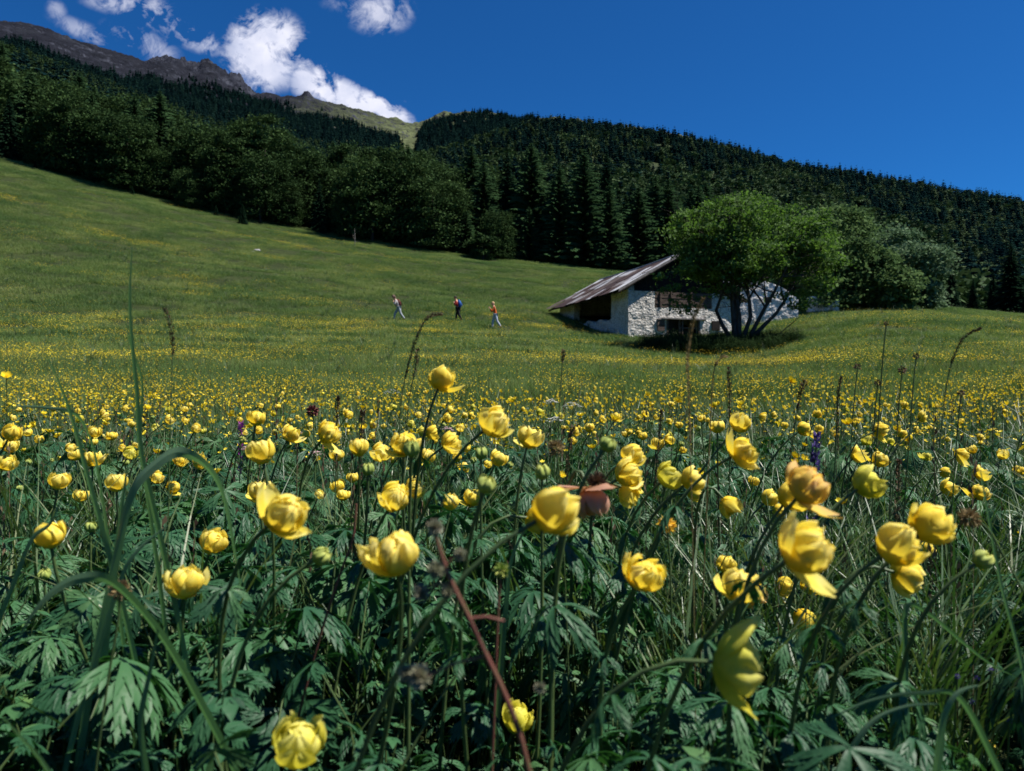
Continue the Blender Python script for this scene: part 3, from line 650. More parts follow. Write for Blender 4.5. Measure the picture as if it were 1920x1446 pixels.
def roof_mat():
    m, nt, out = newmat("roof_sheet"); N = nt.nodes; L = nt.links
    at = N.new("ShaderNodeAttribute"); at.attribute_name = 'v'
    tc = N.new("ShaderNodeTexCoord"); n1 = N.new("ShaderNodeTexNoise"); n1.inputs['Scale'].default_value = 1.6; n1.inputs['Detail'].default_value = 8; L.new(tc.outputs['Object'], n1.inputs['Vector'])
    a = N.new("ShaderNodeMath"); a.operation = 'MULTIPLY_ADD'; a.inputs[1].default_value = 0.55; L.new(n1.outputs[0], a.inputs[0])
    b = N.new("ShaderNodeMath"); b.operation = 'MULTIPLY_ADD'; b.inputs[1].default_value = 0.95; b.inputs[2].default_value = -0.24; L.new(at.outputs['Fac'], b.inputs[0]); L.new(b.outputs[0], a.inputs[2])
    c = ramp(nt, a.outputs[0], [(0.0, (0.030, 0.018, 0.014)), (0.3, (0.070, 0.044, 0.034)), (0.5, (0.12, 0.098, 0.085)), (0.66, (0.26, 0.26, 0.28)), (1.0, (0.46, 0.47, 0.50))])
    p = N.new("ShaderNodeBsdfPrincipled"); p.inputs['Roughness'].default_value = 0.5; p.inputs['Specular IOR Level'].default_value = .4; L.new(c, p.inputs['Base Color']); L.new(p.outputs[0], out.inputs[0]); return m
M_roof = roof_mat()

def wallpanel(mb, o, dr, nr, p0, p1, zb, zt, t, step=0.12, amp=0.04):
    """rough masonry: o origin, dr along the wall, nr outwards; zt(p) is its top"""
    o, dr, nr = Vector(o), Vector(dr).normalized(), Vector(nr).normalized()
    n = max(2, int(round((p1 - p0) / step))); k = max(2, int(round((zt((p0 + p1) / 2) - zb) / step)))
    def P(p, q, off):
        z = zb + (zt(p) - zb) * q; b = o + dr * p + Vector((0, 0, z)) + nr * off
        d = mnoise.noise(b * 2.6) * amp + mnoise.noise(b * 7.1) * amp * .5
        return b + nr * d + Vector((0, 0, d * .6 * q)) + dr * d * .4
    ps = [p0 + (p1 - p0) * i / n for i in range(n + 1)]; qs = [j / k for j in range(k + 1)]
    mb.grid([[P(p, q, 0) for q in qs] for p in ps]); mb.grid([[P(p, q, -t) for q in qs] for p in ps])
    ts = [-t * i / 4 for i in range(5)]
    mb.grid([[P(p, 1, a) for a in ts] for p in ps]); mb.grid([[P(p, 0, a) for a in ts] for p in ps])
    for p in (p0, p1): mb.grid([[P(p, q, a) for a in ts] for q in qs])

def barn():
    ang = math.atan2(0.31, 0.95); O = Vector((7.95, 50.0, 3.25))
    root = empty("stone_barn", O, (0, 0, ang))
    tag(root, "white stone barn with a wide rusty sheet metal roof and a dark side opening", "barn")
    WID, LEN, RX, RH, SL = 8.6, 12.6, 3.95, 5.95, 0.56
    roofz = lambda x: RH - abs(x - RX) * SL
    X, Y = (1, 0, 0), (0, 1, 0); T = 0.5
    mb = MB()          # gable wall towards us with two openings
    full = lambda p: 3.25
    wallpanel(mb, (0, 0, 0), X, (0, -1, 0), 0, 2.05, -1.6, lambda p: min(3.25, roofz(p) - .12), T)
    wallpanel(mb, (0, 0, 0), X, (0, -1, 0), 2.05, 3.0, -1.4, lambda p: 2.15, T)
    wallpanel(mb, (0, 0, 0), X, (0, -1, 0), 3.0, 5.6, 1.45, lambda p: 2.2, T)
    wallpanel(mb, (0, 0, 0), X, (0, -1, 0), 3.0, 5.6, -1.4, lambda p: 0.05, T)
    wallpanel(mb, (0, 0, 0), X, (0, -1, 0), 5.6, 6.6, -1.4, lambda p: 2.2, T)
    wallpanel(mb, (0, 0, 0), X, (0, -1, 0), 6.6, WID, -1.4, lambda p: min(3.3, roofz(p) - .12), T)
    mb.build("wall", M_stone, root)
    mb = MB()          # long side wall with the wide dark opening
    e = roofz(0) - .1
    wallpanel(mb, (0.02, 0, 0), Y, (-1, 0, 0), .1, 2.7, -1.6, lambda p: e, T)
    wallpanel(mb, (0.02, 0, 0), Y, (-1, 0, 0), 2.7, 9.6, -1.6, lambda p: 1.5 + .2 * (p - 3) / 6 + .09 * math.sin(p * 3.1), T)
    wallpanel(mb, (0.02, 0, 0), Y, (-1, 0, 0), 9.6, LEN, -.6, lambda p: e, T)
    w = mb.build("wall", M_stone, root); w['label'] = "shaded side wall with the wide dark opening"
    mb = MB()
    wallpanel(mb, (WID, 0, 0), Y, (1, 0, 0), .52, LEN - .52, -1.4, lambda p: roofz(WID) - .12, T, .3)
    wallpanel(mb, (0.05, LEN, 0), X, (0, 1, 0), 0, WID - .1, -.6, lambda p: roofz(p) - .14, T, .3)
    mb.build("wall", M_stone, root)
    # timber gable above the masonry, set back in the shade
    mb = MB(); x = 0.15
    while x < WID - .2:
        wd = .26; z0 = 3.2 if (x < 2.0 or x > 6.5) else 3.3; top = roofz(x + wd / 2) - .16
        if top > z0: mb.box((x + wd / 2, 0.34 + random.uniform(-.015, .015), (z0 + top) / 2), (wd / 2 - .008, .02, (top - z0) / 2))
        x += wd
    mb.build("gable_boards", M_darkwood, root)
    mb = MB()
    for i in range(5):
        z = 2.30 + i * .215; mb.box((4.32, .05 + random.uniform(-.02, .02), z), (2.22, .025, .098), Matrix.Rotation(random.uniform(-.004, .004), 4, 'Y'))
    for xx in (2.5, 3.35, 4.9): mb.box((xx, .0, 2.75), (.07, .05, .56))
    mb.build("loft_boards", M_wood, root)
    mb = MB(); mb.box((4.3, -.06, 1.42), (1.75, .12, .045)); mb.box((2.55, -.05, 1.35), (.35, .06, .03)); mb.build("lintel", M_greywood, root)
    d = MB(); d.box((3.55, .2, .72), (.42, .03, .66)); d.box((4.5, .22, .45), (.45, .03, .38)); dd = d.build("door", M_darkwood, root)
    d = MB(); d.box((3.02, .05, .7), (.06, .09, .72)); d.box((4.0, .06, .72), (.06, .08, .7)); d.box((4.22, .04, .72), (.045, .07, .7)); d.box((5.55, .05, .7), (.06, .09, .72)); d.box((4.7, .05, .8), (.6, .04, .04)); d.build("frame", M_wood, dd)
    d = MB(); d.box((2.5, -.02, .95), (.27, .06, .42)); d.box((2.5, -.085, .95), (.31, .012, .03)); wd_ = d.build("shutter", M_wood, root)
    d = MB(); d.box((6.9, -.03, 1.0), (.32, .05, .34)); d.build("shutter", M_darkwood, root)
    # roof: overlapping sheets on both slopes
    def slope(side):
        mb = MB(); rr = random.Random(5 + side); y0, y1 = -.30, LEN + .5; run = (RX + .92) if side < 0 else (WID - RX + .8)
        rows = 4; cols = 13
        for i in range(rows):
            for j in range(cols):
                u0 = run * i / rows - .12; u1 = run * (i + 1) / rows + .06; a = y0 + (y1 - y0) * j / cols; b = y0 + (y1 - y0) * (j + 1) / cols + .07
                if i == 0: u0 = -.02
                if i == rows - 1: u1 += rr.uniform(-.05, .14)
                lift = .035 * (rows - i) * 0 + rr.uniform(0, .035) + .02 * (i % 2) + (.05 if rr.random() < .15 else 0); tl = rr.uniform(-.02, .03)
                val = rr.choice([.05, .2, .4, .6, .75, .9]) if i < 2 else rr.choice([.05, .1, .2, .4, .55, .8])
                if j == 0: val = rr.choice([.8, .95, .7])
                P = []
                for s in range(5):
                    u = u0 + (u1 - u0) * s / 4; row = []
                    for q in range(17):
                        y = a + (b - a) * q / 16; x = RX + side * u; z = RH - u * SL + lift + tl * (s / 4) + .022 * math.sin(q / 16 * 2 * math.pi * 5)
                        z += .05 * mnoise.noise(Vector((x * .5, y * .4, 3))) + (-.10 * math.sin(math.pi * min(1, max(0, (y - y0) / (y1 - y0)))))
                        row.append((x, y, z))
                    P.append(row)
                mb.grid(P, val)
        # boards and under side
        for s in range(24):
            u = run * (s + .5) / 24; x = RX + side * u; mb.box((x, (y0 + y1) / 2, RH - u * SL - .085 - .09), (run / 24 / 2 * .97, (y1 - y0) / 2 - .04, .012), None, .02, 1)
        for y in (y0 + .05, y0 + .75, 3.2, 6.2, 9.2, y1 - .1):
            a = Vector((RX, y, RH - .22)); b = Vector((RX + side * run * .985, y, RH - run * SL * .985 - .22)); mb.tube([a, b], .055, 6, .1, 1)
        return mb.build("roof", [M_roof, M_darkwood], root)
    r1 = slope(-1); r2 = slope(1)
    mb = MB(); side = -1
    a = Vector((RX, -.34, RH - .02)); run = RX + .9
    for k, (s0, s1) in enumerate([(0, .37), (.35, .7), (.68, 1.0)]):
        p = Vector((RX - run * s0, -.36 - .012 * k, RH - run * s0 * SL - .03)); q = Vector((RX - run * s1, -.36 - .012 * k, RH - run * s1 * SL - .03)); n = Vector((0, 0, .085))
        mb.add([p - n, q - n, q + n, p + n, p - n + Vector((0, .03, 0)), q - n + Vector((0, .03, 0)), q + n + Vector((0, .03, 0)), p + n + Vector((0, .03, 0))],
               [(0, 1, 2, 3), (7, 6, 5, 4), (0, 4, 5, 1), (3, 2, 6, 7), (1, 5, 6, 2), (0, 3, 7, 4)])
    mb.build("verge_board", M_greywood, r1)
    mb = MB(); mb.tube([(RX, -.32, RH + .02), (RX, 4, RH - .06), (RX, 8, RH - .08), (RX, LEN + .5, RH + .0)], .09, 8, .7); mb.build("ridge_cap", M_roof, r1)
barn()
def ruin():
    o = at(1366, 600, 57.0); root = empty("stone_hut", (o.x, o.y, gz(o.x, o.y) - .4), (0, 0, R(6)))
    tag(root, "roofless white stone hut half hidden behind the leafy tree", "hut")
    b = root.location.z
    Z = lambda row, d=57.0: (723 - row) / F * d - b
    mb = MB(); X = (1, 0, 0)
    top = lambda p: float(np.interp(p, [0, .6, 2.2, 3.2, 4.4, 5.2, 5.7], [Z(510), Z(515), Z(521), Z(527), Z(538), Z(549), Z(560)]))
    wallpanel(mb, (0, 0, 0), X, (0, -1, 0), 0, 2.9, -.5, top, .55, .14, .04); wallpanel(mb, (0, 0, 0), X, (0, -1, 0), 3.5, 5.7, -.5, top, .55, .14, .04)
    wallpanel(mb, (0, 0, 0), X, (0, -1, 0), 2.9, 3.5, -.5, lambda p: Z(566), .55, .14, .05); wallpanel(mb, (0, 0, 0), X, (0, -1, 0), 2.9, 3.5, Z(556), top, .55, .14, .05)
    mb.build("wall", M_stone, root)
    mb = MB(); wallpanel(mb, (5.65, .5, 0), (0, 1, 0), (1, 0, 0), 0, 4.5, -.5, lambda p: Z(553) - .1 * p, .5, .25, .07); wallpanel(mb, (0.05, .5, 0), (0, 1, 0), (-1, 0, 0), 0, 4.5, -.5, lambda p: Z(511) - .1 * p, .5, .25, .07)
    mb.build("wall", M_stone, root)
    mb = MB(); mb.box((3.2, -.06, Z(561)), (.28, .03, .2)); mb.build("shutter", M_darkwood, root)
    o = at(1516, 600, 61.0); r2 = empty("broken_wall", (o.x, o.y, gz(o.x, o.y) - .3)); b2 = r2.location.z; zz = lambda row: (723 - row) / F * 61 - b2
    tag(r2, "low broken stone wall in the grass right of the roofless hut", "wall")
    mb = MB(); wallpanel(mb, (0, 0, 0), X, (0, -1, 0), 0, 1.35, -.5, lambda p: zz(558) + .1 * math.sin(p * 5), .45, .13, .07); wallpanel(mb, (0, .1, 0), X, (0, -1, 0), 1.35, 2.6, -.5, lambda p: zz(562) + .12 * math.sin(p * 7), .45, .13, .06)
    mb.build("masonry", M_stone, r2)
ruin()

# ---------------------------------------------------------------- trees round the barn
def hero_tree():
    base = on(1383, 44.0); base.z -= .15
    root = empty("leafy_tree", base); tag(root, "broad light green tree with several bare stems in front of the stone barn", "tree")
    g = random.Random(3); mb = MB(); tips = []
    cx = [at(1405, 470, 44.0) - base]; C = cx[0]; rad = Vector((4.8, 3.0, 3.45))
    def limb(p, dirv, L, r, depth):
        pts = [p]; rads = [r]; d = dirv.normalized(); n = 6
        for i in range(n):
            d = (d + Vector((g.gauss(0, .2), g.gauss(0, .2), g.gauss(0, .10) + .06))).normalized(); pts.append(pts[-1] + d * L / n); rads.append(r * (1 - .72 * (i + 1) / n))
        mb.tube(pts, rads, 7 if r > .06 else 4, cap=False)
        for i in (range(3 if depth > 1 else 2, n + 1) if depth else []):
            if pts[i].z < 2.4: continue
            for _ in range(2 if depth > 1 else 2):
                q = Vector((g.gauss(0, 1), g.gauss(0, 1), g.gauss(.2, .6))).normalized(); limb(pts[i], (d * .9 + q).normalized(), L * g.uniform(.38, .6), rads[i] * .55 + .008, depth - 1)
        if depth <= 1: tips.extend(pts[3:])
    lean = [(-.75, .1, 1.5), (-.45, -.35, 1.6), (-.25, .4, 1.9), (.05, -.2, 2.0), (.35, .3, 1.8), (.75, -.1, 1.35), (1.0, .2, 1.25), (.45, -.5, 1.6)]
    for i, l in enumerate(lean):
        limb(Vector((l[0] * .14 + .05, l[1] * .14, -.1)), Vector((l[0] * .62 + .1, l[1], l[2])), g.uniform(5.2, 6.6), .16 if i not in (2, 3) else .2, 2)
    mb.tube([(0, 0, -.5), (0.02, 0, .1), (.0, 0, .7)], [.48, .36, .26], 10)
    mb.build("trunk", M_bark, root, True)
    # a long bare branch reaching right, another left
    nb = MB(); nb.tube([(.3, 0, .6), (1.3, -.2, .75), (2.4, -.3, .95), (3.3, -.3, 1.7), (3.7, -.4, 2.1)], [.05, .045, .035, .025, .01], 5); nb.tube([(-.2, 0, .7), (-.8, -.2, 1.2), (-1.2, -.3, 2.0)], [.04, .03, .01], 5)
    nb.build("branch", M_bark, root, True)
    T = np.array([tuple(t) for t in tips]); q = (T - np.array(C)) / np.array(rad); inn = ((q ** 2).sum(1) < 1.5) & (T[:, 2] > 2.3) & ~((T[:, 2] < 3.2) & (np.abs(T[:, 0]) < 2.6)); T = T[inn]
    # extra sprays on the outline so it is uneven
    gg = np.random.default_rng(8); E = []
    for _ in range(240):
        a = gg.random() * 6.283; zz = gg.uniform(-.5, 1); rr = math.sqrt(max(0, 1 - zz * zz)) * gg.uniform(.66, 1.04) * (1 + .12 * math.sin(3 * a + 1) + .08 * math.sin(7 * a) + .08 * math.sin(5 * zz + 2 * a))
        E.append((C.x + rad.x * rr * math.cos(a), C.y + rad.y * rr * math.sin(a), C.z + rad.z * zz * gg.uniform(.78, 1.04) * (1 + .07 * math.sin(4 * a + 2))))
    cl = np.concatenate([T[gg.choice(len(T), min(400, len(T)), replace=False)], np.array(E)]); P = []; vals = []
    cl = np.concatenate([cl, np.array([(-3.9, -.3, 2.9), (-3.4, .3, 2.6), (-4.3, 0, 3.6), (-2.9, -.6, 2.6), (-3.3, -.5, 3.2), (-2.6, .2, 3.1), (-3.8, .4, 3.9), (-2.3, -.3, 3.6), (-3.1, 0, 2.3), (-4.6, .1, 4.4), (4.9, -.2, 4.4), (5.4, .3, 4.8), (3.3, -.4, 3.0), (3.8, .2, 3.5), (2.9, .3, 3.4), (4.9, 0, 3.6), (5.6, -.2, 4.2), (3.5, 0, 2.6), (4.1, .5, 2.8), (4.4, 0, 3.0), (4.8, .4, 3.4), (3.9, -.4, 2.7), (5.3, 0, 3.9)])])
    for c in cl:
        k = int(gg.integers(45, 105)); s = gg.uniform(.22, .42); p = gg.normal(size=(k, 3)) * np.array([s, s, s * .30]) + c; P.append(p); vals.append(np.clip(gg.random() * .5 + gg.random(k) * .5, 0, 1))
    P = np.concatenate(P); vals = np.concatenate(vals)
    me = quadmesh("crown", leaf_quads(P, .12, .1), 4, M_ash, vals); c = bpy.data.objects.new("crown", me); COL.objects.link(c); c.parent = root
hero_tree()
def bush_tree(name, px, ptop, d, wpx, mat, seed, label, cat, dens=1.0, leaf=.2, low=.05):
    p = on(px, d); h = (723 - ptop) / F * d - p.z; w = wpx / F * d
    root = empty(name, (p.x, p.y, p.z - .1)); tag(root, label, cat)
    q, v = broadleaf_crown(h, w, int(150 * dens), 95, leaf, low, .4, seed, .085)
    c = bpy.data.objects.new("crown", quadmesh("crown", q, 4, mat, v)); COL.objects.link(c); c.parent = root
    t = trunk_mb(h, .2, seed, 8, w).build("trunk", M_bark, root, True)
bush_tree("ash_tree", 1560, 396, 63, 140, M_ash2, 21, "tall green tree directly behind the roofless stone hut", "tree", 1.3)
bush_tree("ash_tree", 1497, 410, 66, 105, M_ash2, 22, "green tree between the broad leafy tree and the taller tree behind the hut", "tree", 1.0)
bush_tree("whitebeam_tree", 1650, 428, 70, 120, M_willow, 23, "silvery green tree top rising behind the round green bushes", "tree", 1.0)
bush_tree("whitebeam_tree", 1713, 462, 66, 112, M_willow, 24, "pale silvery tree at the right end of the row behind the hut", "tree", 1.2, .18)
bush_tree("ash_tree", 1628, 470, 64, 110, M_ash2, 25, "round green bush in the middle of the row behind the hut", "tree", 1.1)
bush_tree("elder_bush", 1675, 505, 62, 90, M_ash2, 26, "low round bush in front of the silvery trees", "bush", .9)
bush_tree("elder_bush", 1545, 505, 63.5, 80, M_ash2, 27, "small bush growing behind the broken wall", "bush", .6)
#bush_tree("hazel_bush", 1400, 640 - 62, 49.3, 60, M_ash2, 28, "low dark bush growing at the barn wall beside the stems of the leafy tree", "bush", .4, .13)
#bush_tree("hazel_bush", 1255, 640 - 28, 49.0, 50, M_ash2, 29, "low bush growing below the barn door", "bush", .3, .1)

# ---------------------------------------------------------------- hikers
M_skin = solid("skin", [(0.55, 0.30, 0.20)], rough=.6)
def cloth(name, c): return solid(name, [tuple(q * .75 for q in c), c], nscale=9, rough=.9, bump=(20, .4, .01))
def skin_obj(name, verts, edges, rad, mat, parent, root=0, sub=2):
    me = bpy.data.meshes.new(name); me.from_pydata([tuple(v) for v in verts], edges, []); me.materials.append(mat)
    o = bpy.data.objects.new(name, me); COL.objects.link(o); o.parent = parent
    m = o.modifiers.new("skin", 'SKIN'); m.use_smooth_shade = True
    for i, r in enumerate(rad):
        rr = r if hasattr(r, '__len__') else (r, r); me.skin_vertices[0].data[i].radius = rr
    me.skin_vertices[0].data[root].use_root = True
    s = o.modifiers.new("sub", 'SUBSURF'); s.levels = sub; s.render_levels = sub; return o
def hiker(px, row, d, rz, pose, top, legs, hairc, label, hair_long, lean, pack=None, arms='walk', hatc=None):
    p = on(px, d); root = empty("person", p, (0, 0, rz)); tag(root, label, "person")
    # local frame: walks towards -x; z up; height 1.72
    L = math.sin(lean); hip = Vector((0, 0, .92)); chest = hip + Vector((-L * .45, 0, .42 * math.cos(lean))); neck = chest + Vector((-L * .25, 0, .13)); head = neck + Vector((-.03 - L * .18, 0, .16))
    f, b = pose     # front foot reach, back foot reach
    J = {'hip': hip, 'waist': hip + Vector((-L * .2, 0, .17)), 'chest': chest, 'neck': neck + Vector((0, 0, .03)), 'skull': head, 'crown': head + Vector((0, 0, .08)),
         'hl': hip + Vector((0, .10, -.04)), 'hr': hip + Vector((0, -.10, -.04)), 'kl': Vector((-f * .62, .1, .50)), 'kr': Vector((b * .30, -.1, .48)), 'al': Vector((-f * .78, .1, .09)), 'ar': Vector((b, -.1, .13)),
         'tl': Vector((-f * .78 - .19, .11, .04)), 'tr': Vector((b - .15, -.11, .03)),
         'sl': chest + Vector((0, .19, .05)), 'sr': chest + Vector((0, -.19, .05))}
    if arms == 'walk':
        J.update(el=chest + Vector((.10, .25, -.24)), er=chest + Vector((-.12, -.25, -.23)), wl=chest + Vector((-.06, .24, -.46)), wr=chest + Vector((-.32, -.22, -.36)))
    elif arms == 'straps':
        J.update(el=chest + Vector((-.08, .26, -.24)), er=chest + Vector((-.08, -.26, -.24)), wl=chest + Vector((-.16, .13, -.04)), wr=chest + Vector((-.16, -.13, -.04)))
    else:
        J.update(el=chest + Vector((-.14, .25, -.22)), er=chest + Vector((-.14, -.25, -.22)), wl=chest + Vector((-.26, .13, .02)), wr=chest + Vector((-.30, -.12, .0)))
    for s in 'lr':
        w = J['w' + s]; e = J['e' + s]; dv = (w - e).normalized(); J['p' + s] = w + dv * .07
        for k in range(4): J['f%s%d' % (s, k)] = w + dv * (.135 + .012 * (k in (1, 2))) + Vector((.0, (k - 1.5) * .022, -.01 * k))
        J['h%s' % (s + 't')] = w + dv * .07 + Vector((-.045, (-.02 if s == 'l' else .02), .01))
    K = list(J); ix = {k: i for i, k in enumerate(K)}
    E = [('hip', 'waist'), ('waist', 'chest'), ('chest', 'neck'), ('neck', 'skull'), ('skull', 'crown'), ('hip', 'hl'), ('hip', 'hr')]
    for s in 'lr':
        E += [('h' + s, 'k' + s), ('k' + s, 'a' + s), ('a' + s, 't' + s), ('chest', 's' + s), ('s' + s, 'e' + s), ('e' + s, 'w' + s), ('w' + s, 'p' + s), ('p' + s, 'h%st' % s)]
        E += [('p' + s, 'f%s%d' % (s, k)) for k in range(4)]
    rad = dict(hip=(.13, .11), waist=(.12, .10), chest=(.145, .115), neck=.055, skull=(.085, .095), crown=(.075, .085), hl=.09, hr=.09, kl=.06, kr=.06, al=.042, ar=.042, tl=.035, tr=.035, sl=.062, sr=.062, el=.04, er=.04, wl=.028, wr=.028, pl=.034, pr=.034, hlt=.011, hrt=.011)
    R_ = [rad.get(k, .009) for k in K]
    body = skin_obj("body", [J[k] for k in K], [(ix[a], ix[c]) for a, c in E], R_, M_skin, root, ix['hip'])
    # nose, ears on the head are part of the body's face
    fm = MB(); fm.tube([head + Vector((-.085, 0, .03)), head + Vector((-.115, 0, -.005))], [.010, .017], 6)
    for sgn in (-1, 1): fm.tube([head + Vector((.0, .085 * sgn, .02)), head + Vector((.005, .10 * sgn, -.015))], [.02, .014], 6)
    fm.build("face", M_skin, root, True)
    def garment(name, keys, edges, scale, mat, ext=None):
        kk = list(keys); j = {k: i for i, k in enumerate(kk)}; rr = []
        for k in kk:
            r = rad.get(k, .03); r = r if hasattr(r, '__len__') else (r, r); rr.append((r[0] * scale + .012, r[1] * scale + .012))
        V = [J[k].copy() for k in kk]
        if ext: ext(V, j, rr)
        return skin_obj(name, V, [(j[a], j[c]) for a, c in edges], rr, mat, root, 0)
    garment("shirt", ['waist', 'chest', 'sl', 'sr', 'el', 'er', 'hip', 'wl', 'wr'], [('hip', 'waist'), ('waist', 'chest'), ('chest', 'sl'), ('chest', 'sr'), ('sl', 'el'), ('sr', 'er'), ('el', 'wl'), ('er', 'wr')], 1.1, top,
            lambda V, j, r: [V.__setitem__(j['w' + s], J['e' + s].lerp(J['w' + s], .8)) for s in 'lr'])
    garment("trousers", ['hip', 'hl', 'hr', 'kl', 'kr', 'al', 'ar'], [('hip', 'hl'), ('hip', 'hr'), ('hl', 'kl'), ('hr', 'kr'), ('kl', 'al'), ('kr', 'ar')], 1.14, legs)
    sh = MB()
    for s in 'lr':
        a = J['a' + s]; t = J['t' + s]; sh.tube([a + Vector((.07, 0, -.03)), a + Vector((-.03, 0, -.02)), t.lerp(a, .3) + Vector((0, 0, .01)), t + Vector((-.02, 0, 0))], [.045, .06, .05, .034], 8)
    sh.build("boots", M_boot, root, True)
    hm = MB(); c = head + Vector((.022, 0, .045)); P = []
    for i in range(9):
        th = math.pi * .62 * i / 8; P.append([c + Vector((math.sin(th) * math.cos(a) * .112, math.sin(th) * math.sin(a) * .104, math.cos(th) * .112)) for a in [2 * math.pi * q / 14 for q in range(14)]])
    hm.grid(P, close=True)
    if hair_long: hm.tube([c + Vector((.03, 0, .02)), c + Vector((.085, 0, -.12)), c + Vector((.07, 0, -.26))], [.09, .085, .03], 9)
    hm.build("hair", hairc, root, True)
    root.scale = (1.09, 1.09, 1.09)
    if pack:
        pk = empty("backpack", root.location + Matrix.Rotation(rz, 3, 'Z') @ (chest + Vector((.20, 0, -.10))) * 1.09, (0, -lean, rz)); pk.scale = (1.09, 1.09, 1.09); tag(pk, pack[1], "backpack")
        m = MB(); P = []
        for i in range(9):
            t = i / 8; z = -.26 + .52 * t; s = (math.sin(math.pi * (.06 + .88 * t))) ** .45
            P.append([Vector((math.copysign(abs(math.cos(a)) ** .6, math.cos(a)) * .11 * s, math.copysign(abs(math.sin(a)) ** .6, math.sin(a)) * .16 * s, z)) for a in [2 * math.pi * q / 16 for q in range(16)]])
        m.grid(P, close=True); m.add(P[0], [tuple(range(16))]); m.add(P[-1], [tuple(range(16))]); m.build("pack_body", pack[0], pk, True)
        m = MB(); m.box((.115, 0, -.07), (.03, .10, .10)); m.build("pocket", pack[0], pk)
        for sg in (-1, 1):
            m = MB(); m.tube([(-.09, .09 * sg, .20), (-.22, .10 * sg, .24), (-.34, .11 * sg, .10), (-.30, .12 * sg, -.10), (-.10, .12 * sg, -.20)], .02, 6); m.build("strap", pack[0], pk, True)
M_boot = cloth("boots_dark", (0.05, 0.04, 0.035))
hiker(748, 613, 54, R(8), (.42, .38), cloth("pale_shirt", (.62, .56, .55)), cloth("grey_trousers", (.42, .46, .50)), solid("brown_hair", [(0.10, 0.06, 0.045), (.2, .13, .1)], 30), "hiker in a pale shirt and light grey trousers leaning forward, first of the three", True, R(24),
      (cloth("brown_pack", (.13, .035, .03)), "dark brown backpack worn by the first hiker in light trousers"), 'straps')
hiker(859, 622, 55, R(-6), (.22, .26), cloth("red_shirt", (.42, .04, .03)), cloth("black_trousers", (.012, .012, .016)), solid("dark_hair", [(0.02, 0.014, 0.012), (.05, .035, .03)], 30), "hiker in a red shirt and black trousers walking in the middle of the three", False, R(12),
      (cloth("blue_pack", (.03, .12, .42)), "bright blue backpack worn by the hiker in black trousers"), 'straps')
hiker(929, 630, 52.5, R(5), (.26, .34), cloth("orange_top", (.62, .11, .015)), cloth("pale_jeans", (.50, .56, .66)), solid("blond_hair", [(0.4, 0.22, 0.1), (.62, .42, .24)], 30), "hiker in an orange top and pale jeans without a pack, last of the three", False, R(10), None, 'face')

# small things on the meadow
def boulder(px, d, s, label):
    p = on(px, d); me = bpy.data.meshes.new("boulder"); bm = bmesh.new(); bmesh.ops.create_icosphere(bm, subdivisions=4, radius=1)
    for v in bm.verts:
        n = mnoise.noise(v.co * 1.4) * .35 + mnoise.noise(v.co * 3.7) * .14; v.co = Vector((v.co.x * s * 1.5, v.co.y * s, v.co.z * s * .62)) * (1 + n)
    bm.to_mesh(me); bm.free(); me.materials.append(M_rock); o = bpy.data.objects.new("boulder", me); COL.objects.link(o); o.location = (p.x, p.y, p.z + s * .2); tag(o, label, "boulder")
M_rock = solid("pale_rock", [(0.18, 0.17, 0.16), (0.32, 0.31, 0.30), (.42, .41, .40)], nscale=2.5, rough=.9, bump=(6, .8, .05))
boulder(483, 88, .27, "small whitish boulder lying alone on the upper left meadow")
boulder(474, 87, .12, "little stone beside the whitish boulder on the meadow")
def snag():
    p = on(665, 104); root = empty("dead_tree", p); tag(root, "small bare grey dead tree standing at the wood edge", "tree"); g = random.Random(2)
    mb = MB(); mb.tube([(0, 0, -.2), (.05, 0, 1.2), (0, 0, 2.6)], [.06, .045, .01], 6)
    for i in range(16):
        z = .4 + i * .13; a = g.random() * 6.28; L = .75 * (1 - z / 3.1); mb.tube([(0, 0, z), (math.cos(a) * L, math.sin(a) * L, z - .1)], [.018, .006], 4)
    mb.build("trunk", M_palebark, root, True)
snag()

def nettles():
    pr = []
    for k in range(3):
        g = np.random.default_rng(k); Q = []; V = []
        for i in range(26):
            x, y = g.normal(0, .28, 2); h = g.uniform(.45, .95)
            for z in np.arange(.12, h, .075):
                for a in (g.random() * 6.28, g.random() * 6.28):
                    L = .085 * (1.15 - .5 * z / h); c, s_ = math.cos(a), math.sin(a); Q.append([[x, y, z], [x + c * L * .5 - s_ * L * .3, y + s_ * L * .5 + c * L * .3, z + .01], [x + c * L, y + s_ * L, z - .02], [x + c * L * .5 + s_ * L * .3, y + s_ * L * .5 - c * L * .3, z + .01]]); V.append(g.random())
        pr.append(bpy.data.objects.new("nettle", quadmesh("nettle", np.array(Q), 4, M_beech, np.array(V))))
    P = []; 
    for _ in range(420):
        a = rng.random() * 6.283; r = math.sqrt(rng.random()); x = 12.3 + 4.6 * r * math.cos(a); y = 43.9 + 3.9 * r * math.sin(a)
        if clear_barn(x, y): P.append((x, y, gz(x, y) - .03))
    n = len(P); scatter("nettles", P, np.stack([np.zeros(n), np.zeros(n), rng.random(n) * 6.28], 1), rng.uniform(.6, 1.15, n), rng.integers(0, 3, n), pr, "dark tall weeds growing in the shade under the leafy tree by the barn", "weeds")
def clear_barn(x, y):
    c, s = .95, .31; X = (x - 7.95) * c + (y - 50) * s; Y = -(x - 7.95) * s + (y - 50) * c; return not (X > -.1 and Y > -.5)
nettles()

bush_tree("hazel_bush", 905, 440, 109.5, 56, M_beech, 31, "small light green bush standing at the wood edge behind the hikers", "bush", .25, .28)
